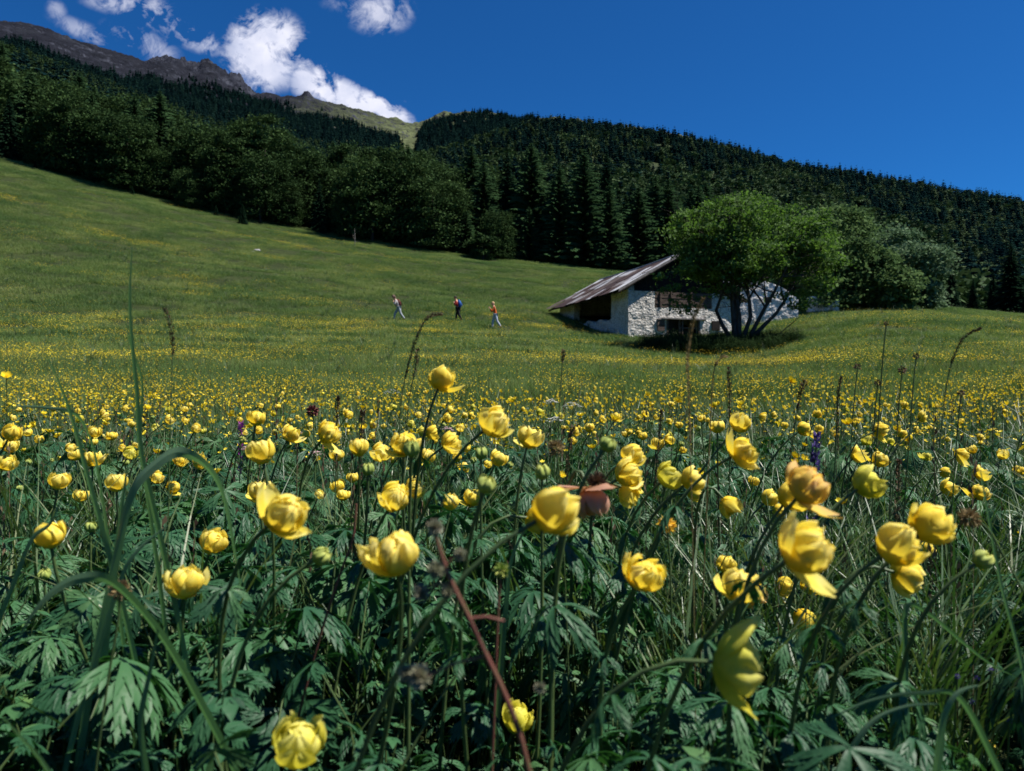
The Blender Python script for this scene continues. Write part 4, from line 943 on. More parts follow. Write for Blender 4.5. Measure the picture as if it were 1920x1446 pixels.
# ---------------------------------------------------------------- meadow: grass and buttercup carpet
def blades(n, h0, h1, w, seg, spread, lean=.35, seed=0, circ=True):
    """n curved grass blades as quad strips -> (k,4,3) quads, values"""
    g = np.random.default_rng(seed); a = g.random(n) * 6.283
    if circ: r = spread * np.sqrt(g.random(n)); b = g.random(n) * 6.283; bx, by = r * np.cos(b), r * np.sin(b)
    else: bx, by = (g.random(n) - .5) * spread, (g.random(n) - .5) * spread
    h = g.uniform(h0, h1, n); ln = h * lean * (0.3 + g.random(n) * 1.2); ww = w * g.uniform(.6, 1.3, n); val = np.clip(g.random(n), 0, 1)
    dx, dy = np.cos(a), np.sin(a); wa = a + 1.57 + g.normal(0, .5, n); px, py = np.cos(wa), np.sin(wa); Q = []; V = []
    bend = g.uniform(.0, .5, n) * h
    def P(t, s):
        x = bx + dx * ln * t * t; y = by + dy * ln * t * t; z = h * t - bend * t ** 3 * .6; k = ww * (1 - t ** 1.6) * .5 + .0003
        return np.stack([x + px * k * s, y + py * k * s, z], -1)
    for i in range(seg):
        t0, t1 = i / seg, (i + 1) / seg
        Q.append(np.stack([P(t0, -1), P(t0, 1), P(t1, 1), P(t1, -1)], 1)); V.append(val)
    return np.concatenate(Q), np.concatenate(V)
def proto(name, q, v, mats, mi=None):
    return bpy.data.objects.new(name, quadmesh(name, q, 4, mats, v, mi))
def merge(parts):
    return np.concatenate([p[0] for p in parts]), np.concatenate([p[1] for p in parts]), np.concatenate([np.full(len(p[0]), i) for i, p in enumerate(parts)])
def slope_rot(x, y, strength=1.0):
    e = .5; dzx = (height(x + e, y) - height(x - e, y)) / (2 * e); dzy = (height(x, y + e) - height(x, y - e)) / (2 * e)
    nx, ny, nz = -dzx * strength, -dzy * strength, np.ones_like(dzx); l = np.sqrt(nx * nx + ny * ny + nz * nz); n = np.stack([nx / l, ny / l, nz / l], 1)
    th = rng.random(len(x)) * 6.283; X = np.stack([np.cos(th), np.sin(th), np.zeros_like(th)], 1); X -= n * (X * n).sum(1)[:, None]; X /= np.linalg.norm(X, axis=1)[:, None]; Y = np.cross(n, X)
    return np.stack([np.arctan2(Y[:, 2], n[:, 2]), np.arcsin(np.clip(-X[:, 2], -1, 1)), np.arctan2(X[:, 1], X[:, 0])], 1)
def fan(n, d0, d1, u=.80, power=2.0):
    d = (rng.random(n) * (d1 ** power - d0 ** power) + d0 ** power) ** (1 / power); x = (rng.random(n) * 2 - 1) * (u * d + .3); return x, d
BARN = (9.8, 57.0)
def clear(x, y):      # keep grass out of the buildings
    c, s = math.cos(math.atan2(.31, .95)), math.sin(math.atan2(.31, .95)); X = (x - 7.95) * c + (y - 50) * s; Y = -(x - 7.95) * s + (y - 50) * c
    return ~((X > .1) & (X < 8.4) & (Y > .15) & (Y < 12.4)) & ~((x > 16.9) & (x < 22.3) & (y > 57.3) & (y < 61.5))
def stalks(n, h0, h1, spread, seed):      # thin flowering grass stalks with a brownish head
    g = np.random.default_rng(seed); q, v = blades(n, h0, h1, .0022, 3, spread, .12, seed); hq = []; hv = []
    for i in range(n):
        b = g.random() * 6.28; r = spread * math.sqrt(g.random()); x, y = r * math.cos(b), r * math.sin(b); h = g.uniform(h0, h1)
        for k in range(12):
            z = h - .0075 * k; w = .0035 + .002 * math.sin(k * 1.7); a = g.random() * 6.28; c, s = math.cos(a) * w, math.sin(a) * w
            hq.append([[x, y, z - .006], [x + c * 1.3, y + s * 1.3, z + .001], [x + c * .9, y + s * .9, z + .009], [x + c * .2, y + s * .2, z + .003]]); hv.append(g.random())
        hq.append([[x - .0011, y, 0], [x + .0011, y, 0], [x + .0008, y, h - .08], [x - .0008, y, h - .08]]); hv.append(.5)
    return np.array(hq), np.array(hv)
def grass_all():
    near = []
    for k in range(5):
        q, v, mi = merge([blades(46, .22, .50, .0048, 6, .07, .55, 40 + k), stalks(1, .36, .55, .08, 60 + k)])
        near.append(proto("grass_tuft", q, v, [M_grass, M_seed], mi))
    mid = []
    for k in range(4):
        q, v, mi = merge([blades(520, .10, .36, .006, 3, 1.15, .5, 80 + k, False), stalks(9, .26, .46, .6, 90 + k)])
        mid.append(proto("grass_patch", q, v, [M_mgrass, M_seed], mi))
    far = []
    for k in range(4):
        q, v, mi = merge([blades(560, .08, .30, .016, 2, 2.3, .6, 110 + k, False), stalks(4, .2, .34, 1.0, 120 + k)])
        far.append(proto("grass_patch", q, v, [M_mgrass, M_seed], mi))
    X = []; Y = []; I = []; S = []
    def add(x, y, idx, s): X.append(x); Y.append(y); I.append(idx); S.append(s)
    x, y = fan(800, .9, 5.5, .85, 2.0); add(x, y, rng.integers(0, 5, len(x)), rng.uniform(.7, 1.15, len(x)))
    x, y = fan(520, 3.2, 9, .85); add(x, y, rng.integers(0, 5, len(x)), rng.uniform(.7, 1.1, len(x)))
    x, y = fan(1100, 3.6, 30, .82); add(x, y, 5 + rng.integers(0, 4, len(x)), rng.uniform(.85, 1.15, len(x)))
    x, y = fan(8200, 27, 135, .84); add(x, y, 9 + rng.integers(0, 4, len(x)), rng.uniform(.85, 1.2, len(x)))
    x, y = fan(1500, 18, 78, .82); add(x, y, rng.integers(0, 5, len(x)), rng.uniform(.8, 1.45, len(x)))
    X = np.concatenate(X); Y = np.concatenate(Y); I = np.concatenate(I); S = np.concatenate(S)
    k = clear(X, Y); px = 960 + X / Y * F
    k &= ~((Y > 60) & (Y > np.interp(px, [-200, 0, 1150, 1300, 1450, 1500, 2000], [116, 116, 119, 122, 126, 128, 128])))
    X, Y, I, S = X[k], Y[k], I[k], S[k]; rot = slope_rot(X, Y, .95); n = len(X)
    scatter("grass", np.stack([X, Y, height(X, Y) - .01], 1), rot, S, I, near + mid + far, "long green meadow grass with brown flowering stalks covering the whole slope", "grass")
grass_all()

def butter_quads(n, spread, h0, h1, dia, seed, closed=.25, stem=True):
    g = np.random.default_rng(seed); Q = []; V = []; MI = []
    for i in range(n):
        x, y = (g.random(2) - .5) * spread; h = g.uniform(h0, h1); r = dia * .5 * g.uniform(.75, 1.2); tilt = g.normal(0, .3, 2); cup = g.uniform(.25, .7) if g.random() > closed else 1.4; a0 = g.random() * 6.28
        for k in range(5):
            a = a0 + k * 1.2566; c, s = math.cos(a), math.sin(a); c1, s1 = math.cos(a + .55), math.sin(a + .55); c2, s2 = math.cos(a - .55), math.sin(a - .55); rr = r / (1 + .5 * cup)
            P = [(0, 0, 0), (c1 * rr * .8, s1 * rr * .8, r * cup * .55), (c * rr * 1.05, s * rr * 1.05, r * cup), (c2 * rr * .8, s2 * rr * .8, r * cup * .55)]
            Q.append([[x + p[0], y + p[1], h + p[2] + p[0] * tilt[0] + p[1] * tilt[1]] for p in P]); V.append(g.random()); MI.append(0)
        if stem:
            Q.append([[x - .001, y, h - .25], [x + .001, y, h - .25], [x + .0008, y, h], [x - .0008, y, h]]); V.append(.5); MI.append(1)
    return np.array(Q), np.array(V), np.array(MI)
def carpet():
    pr = []
    for k, (n, sp, dia) in enumerate([(3, .3, .022), (4, .35, .024), (8, 1.0, .026), (19, 1.0, .027), (12, 2.2, .040), (32, 2.2, .043), (66, 2.2, .044)]):
        q, v, mi = butter_quads(n, sp, .30 if k < 4 else .22, .50 if k < 4 else .36, dia, 700 + k, .3, k < 4); pr.append(proto("buttercup_patch", q, v, [M_butter, M_stem], mi))
    X = []; Y = []; I = []
    x, y = fan(5200, 3.0, 13, .85, 1.7); kk = rng.random(len(x)) < np.clip((fbm(x * 1.1 + 7, y * .8, 3, 15) - .36) * 4.2, .06, 1); x, y = x[kk], y[kk]; X.append(x); Y.append(y); I.append(rng.integers(0, 2, len(x)))
    x, y = fan(1300, 5, 30, .84, 1.8); den = fbm(x / 4, y / 5, 3, 3); k = den > .42; X.append(x[k]); Y.append(y[k]); I.append(np.where(den[k] > .56, 3, 2))
    x, y = fan(4200, 22, 118, .82); px = 960 + x / y * F; row = 723 - height(x, y) / y * F
    den = fbm(x / 14 + 40, y / 5, 4, 23) + np.interp(y, [20, 40, 60, 80, 110], [.15, .12, .03, -.02, -.10]) - np.interp(px, [0, 500, 1100, 1300, 1900], [0, 0, .0, .05, .07])
    # yellow streaks along the terraces of the left and middle slope
    wav = np.sin(row / 13.0 + 2.5 * fbm(x / 25, y / 40, 2, 8) * 3); den = den + .13 * np.clip(wav, 0, 1) + .06 * (vnoise(x / 1.7, y / 1.7, 61) - .5) * ((row > 440) & (row < 580))
    k = (den > .52) & clear(x, y) & (y < np.interp(px, [-200, 1300, 1500, 2000], [108, 112, 74, 74])); X.append(x[k]); Y.append(y[k]); I.append(np.where(den[k] > .74, 6, np.where(den[k] > .63, 5, 4)))
    X = np.concatenate(X); Y = np.concatenate(Y); I = np.concatenate(I); n = len(X); rot = slope_rot(X, Y, .95)
    scatter("buttercups", np.stack([X, Y, height(X, Y)], 1), rot, rng.uniform(.85, 1.15, n), I, pr, "countless tiny yellow buttercups sprinkled over the rising meadow", "buttercups")
carpet()

# ---------------------------------------------------------------- leaves of the foreground plants
def strip(mb, p, d, L, w, droop, n=5, fold=.25, zoff=0.0, val=.5, start=.15, wmid=.45):
    """one pointed leaf lobe from p in direction d (flat), drooping"""
    p = Vector(p); d = Vector(d).normalized(); side = Vector((-d.y, d.x, 0)); rows = []
    for i in range(n + 1):
        t = i / n; wd = w * (start + (1 - start) * min(1, t / wmid)) if t < wmid else w * max(0, (1 - (t - wmid) / (1 - wmid))) ** .85
        c = p + d * L * t; r2 = c.x * c.x + c.y * c.y; c.z = p.z * 0 - droop * r2 + zoff
        e = fold * wd
        a = c - side * wd; a.z += e; b = c + side * wd; b.z += e
        rows.append([a, c, b])
    mb.grid(rows, val)
def palmate(mb, R0, droop, seed, lobes=5, val=.5, M=None):
    g = random.Random(seed); t = MB(); t.cur = mb.cur
    for i in range(lobes):
        a = R(-112 + 224 * i / (lobes - 1)) + g.uniform(-.06, .06); L = R0 * (1 - .25 * abs(i - (lobes - 1) / 2) / ((lobes - 1) / 2)) * g.uniform(.9, 1.08); d = Vector((math.sin(a), math.cos(a), 0)); z = i * .0006
        dr = droop / R0 * g.uniform(.7, 1.3)
        strip(t, (0, 0, 0), d, L, L * .125, dr, 6, .30, z, val, .18, .6)
        for sg in (-1, 1):
            for s0, ang, ll, ww in ((.36, 27, .48, .075), (.60, 30, .30, .06), (.78, 28, .18, .04)):
                ad = a + sg * R(ang + g.uniform(-4, 4)); strip(t, d * L * s0, (math.sin(ad), math.cos(ad), 0), L * ll * g.uniform(.85, 1.1), L * ww, dr, 4, .25, z + .0003, val, .4, .45)
    vs = [(M @ Vector(v)) if M else Vector(v) for v in t.v]; mb.add(vs, t.f, val)
def leaf_proto(k, h, Rl, tilt, mat=None):
    g = random.Random(900 + k); mb = MB()
    out = Vector((0, .05 + .04 * g.random(), 0)); top = Vector((0, .06 + .03 * g.random(), h))
    mb.cur = 1; mb.tube([(0, 0, 0), (0, .01, h * .45), (0, .035, h * .8), top], [.0018, .0016, .0013, .0011], 4, .5, 1, False)
    mb.cur = 0; palmate(mb, Rl, .35 + .5 * g.random(), k, 5 if k % 3 else 7, .5, Matrix.Translation(top) @ Matrix.Rotation(-tilt, 4, 'X'))
    return mb.build("leaf", [mat or M_leaf, M_stem], None, True, False)
def weed_proto(k):
    """upright stem with many small pointed leaflets"""
    g = random.Random(k); mb = MB(); h = .26 + .06 * g.random(); mb.tube([(0, 0, 0), (.01, 0, h * .5), (0, .01, h)], [.0016, .0013, .0008], 4, .4, 1, False)
    for i in range(15):
        z = h * (.25 + .75 * i / 15); a = i * 2.4; L = .034 * (1.2 - .4 * i / 15); t = MB(); strip(t, (0, 0, 0), (math.cos(a), math.sin(a), 0), L, L * .26, 6, 4, .2)
        mb.add([Vector(v) + Vector((0, 0, z + .25 * L)) for v in t.v], t.f, g.random(), 0)
        for sg in (-1, 1):
            t = MB(); strip(t, (0, 0, 0), (math.cos(a + sg * .7), math.sin(a + sg * .7), 0), L * .7, L * .2, 6, 3, .2); mb.add([Vector(v) + Vector((0, 0, z + .25 * L)) for v in t.v], t.f, g.random(), 0)
    return mb.build("weed", [M_leaf, M_stem], None, True, False)
NOM = {'open': .046, 'ball': .034, 'lime': .045, 'bud': .0175, 'aged': .050, 'greenbig': .052, 'pink': .034}
HEROES = [
 (830, 707, 62, 'open', 22, .25, "tallest globeflower, standing alone against the far meadow in the middle"),
 (932, 790, 74, 'open', 55, -.2, "large tilted globeflower just right of and below the tallest one"),
 (482, 780, 34, 'ball', 10, 0, "small globeflower above and behind the round one left of centre"),
 (547, 812, 40, 'open', 30, .1, "small globeflower left of the wide one with its petals folded"),
 (620, 810, 54, 'open', 50, -.2, "wide globeflower at the left end of the upper centre cluster"),
 (489, 843, 50, 'ball', -14, .1, "round egg shaped globeflower on the left of the upper row"),
 (757, 828, 60, 'open', 5, -.3, "globeflower with a green bud hanging in front of it"),
 (673, 836, 36, 'ball', 0, -.1, "small round globeflower between the wide one and the bright open one"),
 (715, 846, 46, 'open', 40, -.3, "bright open globeflower just right of the small round one"),
 (848, 828, 50, 'open', 60, -.1, "globeflower leaning right below the tallest one"),
 (803, 853, 32, 'ball', 20, 0, "small globeflower tucked beside the one with the green bud"),
 (993, 817, 56, 'open', 15, .2, "low wide globeflower right of the large tilted one, with a spread left petal"),
 (937, 856, 34, 'ball', 30, 0, "small round globeflower beneath the large tilted one"),
 (1391, 791, 50, 'open', 40, -.1, "upper of the two globeflowers on slanting stems at centre right"),
 (1398, 845, 68, 'open', 65, -.1, "lower larger globeflower of the two on slanting stems at centre right"),
 (1190, 853, 58, 'open', 60, -.1, "topmost globeflower of the crowded clump of four right of centre"),
 (1180, 887, 62, 'open', 60, -.3, "middle globeflower of the crowded clump of four right of centre"),
 (1186, 925, 60, 'open', 120, -.2, "drooping lowest globeflower of the crowded clump of four right of centre"),
 (1233, 831, 30, 'open', 10, 0, "small pale globeflower right above the crowded clump"),
 (1258, 889, 62, 'lime', 50, -.1, "lime green half opened globeflower right of the crowded clump"),
 (1303, 896, 48, 'ball', 55, 0, "yellow globeflower touching the lime green one on its right"),
 (1345, 796, 30, 'ball', 0, 0, "small round globeflower left of the two on slanting stems"),
 (1522, 907, 104, 'aged', 40, -.3, "large ageing orange tinged globeflower with a brownish heart"),
 (1485, 927, 66, 'open', 40, 0, "bright yellow globeflower half hidden behind the ageing orange one"),
 (1633, 903, 72, 'lime', 60, 0, "greenish yellow globeflower right of the ageing orange one"),
 (1609, 851, 36, 'open', 50, .1, "small globeflower at upper right, left one of a pair"),
 (1651, 860, 38, 'open', 40, 0, "small globeflower at upper right, right one of a pair"),
 (1782, 914, 32, 'ball', 60, 0, "small globeflower on a thin arching pale stem at the right"),
 (1370, 953, 42, 'ball', 145, -.1, "egg shaped hanging globeflower left of the ageing orange one"),
 (1446, 932, 34, 'ball', 50, 0, "little globeflower just left of the ageing orange one"),
 (1463, 957, 26, 'ball', 90, 0, "smallest globeflower below and left of the ageing orange one"),
 (1519, 1027, 122, 'open', 50, -.45, "biggest yellow globeflower at the right, below the ageing orange one"),
 (1690, 1021, 100, 'open', 55, -.2, "big leaning globeflower right of the biggest yellow one"),
 (1706, 1086, 76, 'open', 115, -.1, "drooping globeflower hanging beneath the big leaning one"),
 (1752, 983, 94, 'open', 60, .1, "long sideways globeflower at the right with a petal pointing left"),
 (1741, 1030, 30, 'ball', 60, 0, "little globeflower peeping out at the right of the big leaning one"),
 (1212, 1071, 92, 'open', 30, -.3, "striped globeflower standing alone right of centre with a thin left petal"),
 (1362, 1053, 40, 'ball', 10, 0, "small globeflower on top of the shaded pair"),
 (1388, 1093, 84, 'open', 15, -.1, "left globeflower of the pair above the large green one"),
 (1415, 1120, 62, 'aged', 140, 0, "shaded drooping globeflower of the pair above the large green one"),
 (1474, 1100, 50, 'open', 100, 0, "globeflower hanging under the biggest yellow one on its left"),
 (1522, 1098, 44, 'open', 60, 0, "globeflower under the biggest yellow one on its right"),
 (1508, 1163, 40, 'ball', 140, 0, "small egg shaped globeflower low between the stems at right"),
 (1390, 1250, 138, 'greenbig', 98, -.15, "large blurred green globeflower nearest the camera at lower right"),
 (1260, 1205, 28, 'ball', 180, 0, "small hanging globeflower low in the leaves right of centre"),
 (1842, 1050, 34, 'bud', 60, 0, "pale closed globeflower bud at the far right"),
 (1853, 1408, 40, 'ball', 120, 0, "faded narrow globeflower at the bottom right corner"),
 (1049, 957, 120, 'open', 68, .25, "large central globeflower seen from behind with its dark stem across"),
 (1014, 978, 72, 'open', 110, .3, "globeflower half hidden behind the large central one on its left"),
 (741, 1034, 108, 'open', -5, -.35, "large round globeflower left of centre with one petal spread to the right"),
 (536, 961, 96, 'open', 55, -.3, "large globeflower at centre left with a petal sticking out below"),
 (488, 919, 54, 'open', 0, 0, "globeflower touching the large one at centre left"),
 (744, 930, 70, 'open', 35, -.5, "open globeflower showing its heart, left of centre"),
 (780, 914, 50, 'open', 60, 0, "globeflower half behind the one showing its heart"),
 (887, 930, 46, 'open', 20, -.1, "globeflower just below left of the round green bud in the centre"),
 (912, 908, 36, 'bud', 20, 0, "round green bud in the very centre"),
 (845, 937, 36, 'ball', 10, 0, "round globeflower left of the round green centre bud"),
 (401, 1013, 62, 'open', 22, -.1, "small cup shaped globeflower left of the large pair"),
 (346, 1088, 78, 'open', 2, 0, "globeflower on two curved pale stems at lower left"),
 (92, 997, 56, 'ball', -4, -.1, "round globeflower near the left edge"),
 (43, 1040, 26, 'ball', 0, 0, "small pale globeflower close to the left edge below the round one"),
 (83, 1078, 22, 'bud', 0, 0, "small reddish closed bud near the left edge"),
 (112, 897, 38, 'ball', 10, 0, "globeflower behind a dark stalk near the left edge"),
 (219, 901, 38, 'ball', 0, 0, "globeflower behind the broad pale grass blade"),
 (173, 858, 40, 'open', 0, 0, "globeflower with upright petals left of the tall grass"),
 (24, 808, 36, 'ball', 30, 0, "topmost globeflower of the stack at the left edge"),
 (20, 834, 34, 'open', 30, 0, "middle globeflower of the stack at the left edge"),
 (14, 864, 36, 'ball', 30, 0, "lowest globeflower of the stack at the left edge"),
 (560, 1385, 110, 'lime', 12, -.25, "large lemon green globeflower at the bottom left of centre"),
 (972, 1345, 68, 'lime', 20, -.1, "lemon globeflower behind the red stem at the bottom"),
 (602, 1043, 34, 'bud', 60, 0, "round green bud on a slanting stem beside the large left flower"),
 (690, 880, 24, 'bud', 0, 0, "small green bud below the bright open flower"),
 (902, 850, 24, 'bud', 0, 0, "small green bud left of the small round flower beneath the tilted one"),
 (772, 842, 30, 'bud', 5, -.3, "green bud in front of the globeflower in the upper middle"),
 (1141, 833, 32, 'bud', 40, 0, "green bud left of the crowded clump"),
 (1016, 886, 28, 'bud', 0, 0, "oval green bud above the large central flower"),
 (170, 988, 20, 'bud', 0, 0, "little green bud right of the round flower near the left edge"),
 (1552, 1252, 28, 'lime', 20, 0, "little pale flower low among the leaves at right"),
 (1835, 1110, 32, 'open', 20, 0, "small flower low at the right among dark stems"),
 (1840, 886, 34, 'open', 50, 0, "small globeflower near the right edge on a pale stem"),
 (1912, 881, 26, 'open', 30, 0, "globeflower cut off by the right edge"),
 (1880, 851, 26, 'open', 20, 0, "small globeflower cluster near the right edge"),
 (1415, 900, 22, 'ball', 20, 0, "tiny globeflower left of the ageing orange one, high up"),
 (632, 850, 28, 'ball', 0, 0, "small globeflower with a green top in the upper left cluster"),
 (1105, 800, 20, 'ball', 0, 0, "tiny globeflower above the green bud left of the clump"),
 (1510, 803, 28, 'ball', 60, 0, "small pale pair like globeflower above the ageing orange one"),
 (1305, 925, 30, 'ball', 90, 0, "small flower under the lime green one"),
]
def undergrowth():
    P = [leaf_proto(i, h, r, R(t)) for i, (h, r, t) in enumerate([(.30, .070, 15), (.26, .078, 35), (.34, .066, 25), (.22, .072, 45), (.32, .060, 5), (.18, .065, 30), (.28, .084, 20), (.36, .055, 50)])] + [weed_proto(i) for i in range(3)]
    X = []; Y = []; I = []; S = []
    for n, d0, d1 in ((2100, .50, 1.6), (3300, 1.5, 3.4), (1700, 3.2, 6.0)):
        x, y = fan(n, d0, d1, .85); X.append(x); Y.append(y); I.append(np.where(rng.random(len(x)) < .80, rng.integers(0, 8, len(x)), 8 + rng.integers(0, 3, len(x)))); S.append(rng.uniform(.62, 1.15, len(x)) * (1.0 if d1 < 3 else 1.05))
    for n, d0, d1 in ((2600, .6, 2.2), (2600, 2.0, 4.5)):       # low second storey that hides the soil
        x, y = fan(n, d0, d1, .85); X.append(x); Y.append(y); I.append(rng.integers(0, 8, len(x))); S.append(rng.uniform(.32, .58, len(x)))
    X = np.concatenate(X); Y = np.concatenate(Y); I = np.concatenate(I); S = np.concatenate(S); n = len(X)
    k = rng.random(n) < np.clip(fbm(X * 2.2 + 50, Y * 2.2, 2, 5) * 2.6 - .35, .3, 1)
    S = S * np.where((Y < .60) , .82, 1.0)
    for (hx, hy, sz, kd, *_r) in HEROES:      # nothing leafy may stand between the camera and a named flower
        hd = NOM[kd] * F / sz; px = 960 + X / Y * F; top = 723 - (height(X, Y) + .34 * S) / Y * F; rad = .11 * S / Y * F
        low = ((Y < hd + .10) & (np.abs(px - hx) < sz * .45 + rad) & (top < hy + sz * .5)); need = (height(X, Y) * -1 - (hy + sz * .6 - 723) / F * Y) / .38; S = np.where(low, np.clip(np.minimum(S, need), .16, 2), S)
    X, Y, I, S = X[k], Y[k], I[k], S[k]; n = len(X)
    rot = np.stack([rng.normal(0, .16, n), rng.normal(0, .16, n), rng.random(n) * 6.283], 1)
    scatter("undergrowth", np.stack([X, Y, height(X, Y)], 1), rot, S, I, P, "dense deeply cut dark green leaves filling the ground between the flower stems", "leaves")
undergrowth()

# ---------------------------------------------------------------- globeflowers
def petal(mb, L, a0, a1, W, phi, cup=.25, wr=.08, seed=0, n=9, m=14, pointy=.0, r0=.0015, z0=0.0):
    """one petal: a curve leaving the base at angle a0 and turning to a1 (deg from the horizontal), widened round the axis"""
    g = random.Random(seed); rows = []; rho, z = r0, z0; ph = g.random() * 10; prev = 0
    for i in range(n + 1):
        t = i / n; a = R(a0 + (a1 - a0) * (t ** .85)); 
        if i: rho += L / n * math.cos(a); z += L / n * math.sin(a)
        wid = W * (math.sin(math.pi * (.08 + .80 * t ** (.85 + pointy))) ** .62) * (1 - .55 * max(0, t - .8) / .2 * (1 + pointy))
        row = []; wr_ = wr * (1.1 + 1.0 * t)
        rr = max(rho, wid * .62, .0012)
        for j in range(m + 1):
            s = -1 + 2 * j / m; f = max(-1.5, min(1.5, s * wid / rr)); rip = wr_ * W * (math.sin(3.1 * s + ph + 3 * t) * .6 + math.sin(7 * s + 2 * ph) * .4) * t + W * .012 * math.sin(20 * s + ph)
            # across: follow a circle of radius rr whose centre sits on the axis side
            x = rho - rr + (rr + rip) * math.cos(f); y = (rr + rip) * math.sin(f)
            zz = z + cup * W * s * s * t * (.5 if a1 > 100 else .9) + rip * .8 - (.06 * W * (1 - abs(s)) if t > .98 else 0)
            row.append(Vector((x * math.cos(phi) - y * math.sin(phi), x * math.sin(phi) + y * math.cos(phi), zz)))
        rows.append(row)
    b = len(mb.v); mb.grid(rows, .5)
    for i in range(n + 1):
        for j in range(m + 1): mb.a[b + i * (m + 1) + j] = i / n
def blossom_meshes(kind, seed):
    g = random.Random(seed * 31 + 7); mb = MB(); outs = []
    mat = {'open': M_petal, 'ball': M_petal, 'lime': M_petal_green, 'bud': M_bud, 'aged': M_petal_old, 'greenbig': M_petal_green, 'pink': M_petal_pink}[kind]
    if kind == 'bud':
        for k in range(5): petal(mb, .022, 0, 168, .0070, k * 1.2566, .12, .12, seed * 9 + k)
        for k in range(4): petal(mb, .0235, -5, 150, .0066, k * 1.57 + .4, .22, .22, seed * 7 + k, z0=-.0006, pointy=.4)
    else:
        Rg = .0165 if kind != 'ball' else .0150
        for k in range(5): petal(mb, Rg * 2.5, 0, 178, Rg * .78, k * 1.2566 + g.uniform(-.1, .1), .02, .05, seed * 9 + k)
        for k in range(5): petal(mb, Rg * 2.55, -4, g.uniform(140, 165), Rg * .86, k * 1.2566 + .63 + g.uniform(-.15, .15), .05, .08, seed * 5 + k, z0=-.0008)
        for k in range(3 if kind != 'ball' else 4): petal(mb, Rg * 2.6, -6, g.uniform(112, 145), Rg * .92, k * 2.094 + .3 + g.uniform(-.2, .2), .12, .10, seed * 3 + k, z0=-.0016)
        if kind == 'ball': outer = [(g.uniform(118, 140), 1.0)] * 2
        elif kind == 'greenbig': outer = [(100, 1.25), (75, 1.3), (115, 1.2), (90, 1.2)]
        elif kind == 'pink': outer = [(20, .9), (-20, .9), (60, .9)]
        else: outer = [(g.uniform(100, 130), 1.0), (g.uniform(70, 115), 1.05), (g.uniform(105, 135), 1.0), (g.uniform(-20, 45), .95)][:g.choice([3, 3, 4])]
        for k, (a1, sc_) in enumerate(outer):
            o = MB(); petal(o, Rg * 2.25 * sc_, g.uniform(-14, -4), a1, Rg * (.98 if kind != 'greenbig' else 1.1), k * 6.283 / len(outer) + g.uniform(-.4, .4), g.uniform(.15, .38) * (1 if a1 > 10 else -.4), .15, seed * 11 + k, z0=-.0026 - .0007 * k, pointy=.5 if kind == 'greenbig' else 0)
            outs.append(o.mesh("petal", mat, True))
    return mb.mesh("blossom", mat, True), outs
BLO = {}
for kd, n in (('open', 9), ('ball', 5), ('lime', 3), ('bud', 4), ('aged', 2), ('greenbig', 1), ('pink', 1)):
    for s in range(n): BLO[(kd, s)] = blossom_meshes(kd, s + 1)
def bez(p0, p1, p2, p3, n):
    return [p0 * (1 - t) ** 3 + p1 * 3 * t * (1 - t) ** 2 + p2 * 3 * t * t * (1 - t) + p3 * t ** 3 for t in [i / n for i in range(n + 1)]]
STEMLEAF = []
for i in range(4):
    mb = MB(); mb.cur = 0; palmate(mb, .038 + .006 * i, .9, 70 + i, 5, .5, Matrix.Rotation(-.3, 4, 'X')); STEMLEAF.append(mb.mesh("leaf", [M_leaf], True))
def globeflower(px, py, size, kind, lean, toward, label, group=None, seed=None, full=True, d=None, stemside=None, leaf=True):
    global GF
    g = random.Random(int(px * 7 + py * 13)); k = {'open': 9, 'ball': 5, 'lime': 3, 'bud': 4, 'aged': 2, 'greenbig': 1, 'pink': 1}[kind]; seed = g.randrange(k) if seed is None else seed
    dd = d or NOM[kind] * F / size; s = size * dd / F / NOM[kind]; c = at(px, py, dd)
    ax = Vector((math.sin(R(lean)), toward, math.cos(R(lean)))).normalized(); hb = c - ax * (.016 if kind not in ('bud',) else .008) * s
    bx = hb.x - math.sin(R(lean)) * g.uniform(.05, .14) + g.uniform(-.03, .03); by = max(.36, hb.y + g.uniform(-.02, .10)); 
    if stemside is not None: bx = hb.x + stemside
    base = Vector((bx, by, gz(bx, by) - .01)); root = empty("globeflower", base); tag(root, label, "globeflower", group)
    hl = hb - base; rel = [Vector((0, 0, 0)), Vector((g.uniform(-.03, .03), g.uniform(-.02, .02), hl.z * .5)), hl - ax * min(.12, max(.04, hl.z * .3)), hl]
    mb = MB(); pts = bez(*rel, 12 if full else 7); mb.tube(pts, [.0022 * (1.25 - .45 * i / len(pts)) * (1 if full else .95) for i in range(len(pts))], 6 if full else 4, g.random()); mb.build("stem", M_stem, root, True)
    bm_, outs = BLO[(kind, seed)]; b = bpy.data.objects.new("blossom" if kind != 'bud' else "flower_bud", bm_); COL.objects.link(b); b.parent = root; b.location = hl
    q = Vector((0, 0, 1)).rotation_difference(ax).to_matrix() @ Matrix.Rotation(g.random() * 6.28, 3, 'Z'); b.rotation_euler = q.to_euler(); b.scale = (s * 1.03, s * 1.03, s * g.uniform(.80, .94))
    for o in outs: e = bpy.data.objects.new("petal", o); COL.objects.link(e); e.parent = b
    if full and leaf:
        for t in ((.55, .8) if size > 60 else (.6,)):
            i = int(t * (len(pts) - 1)); l = bpy.data.objects.new("leaf", STEMLEAF[g.randrange(4)]); COL.objects.link(l); l.parent = root; l.location = pts[i]; l.rotation_euler = (g.uniform(-.2, .5), g.uniform(-.3, .3), g.random() * 6.28); l.scale = (1, 1, 1) if t < .7 else (.7, .7, .7)
    return root
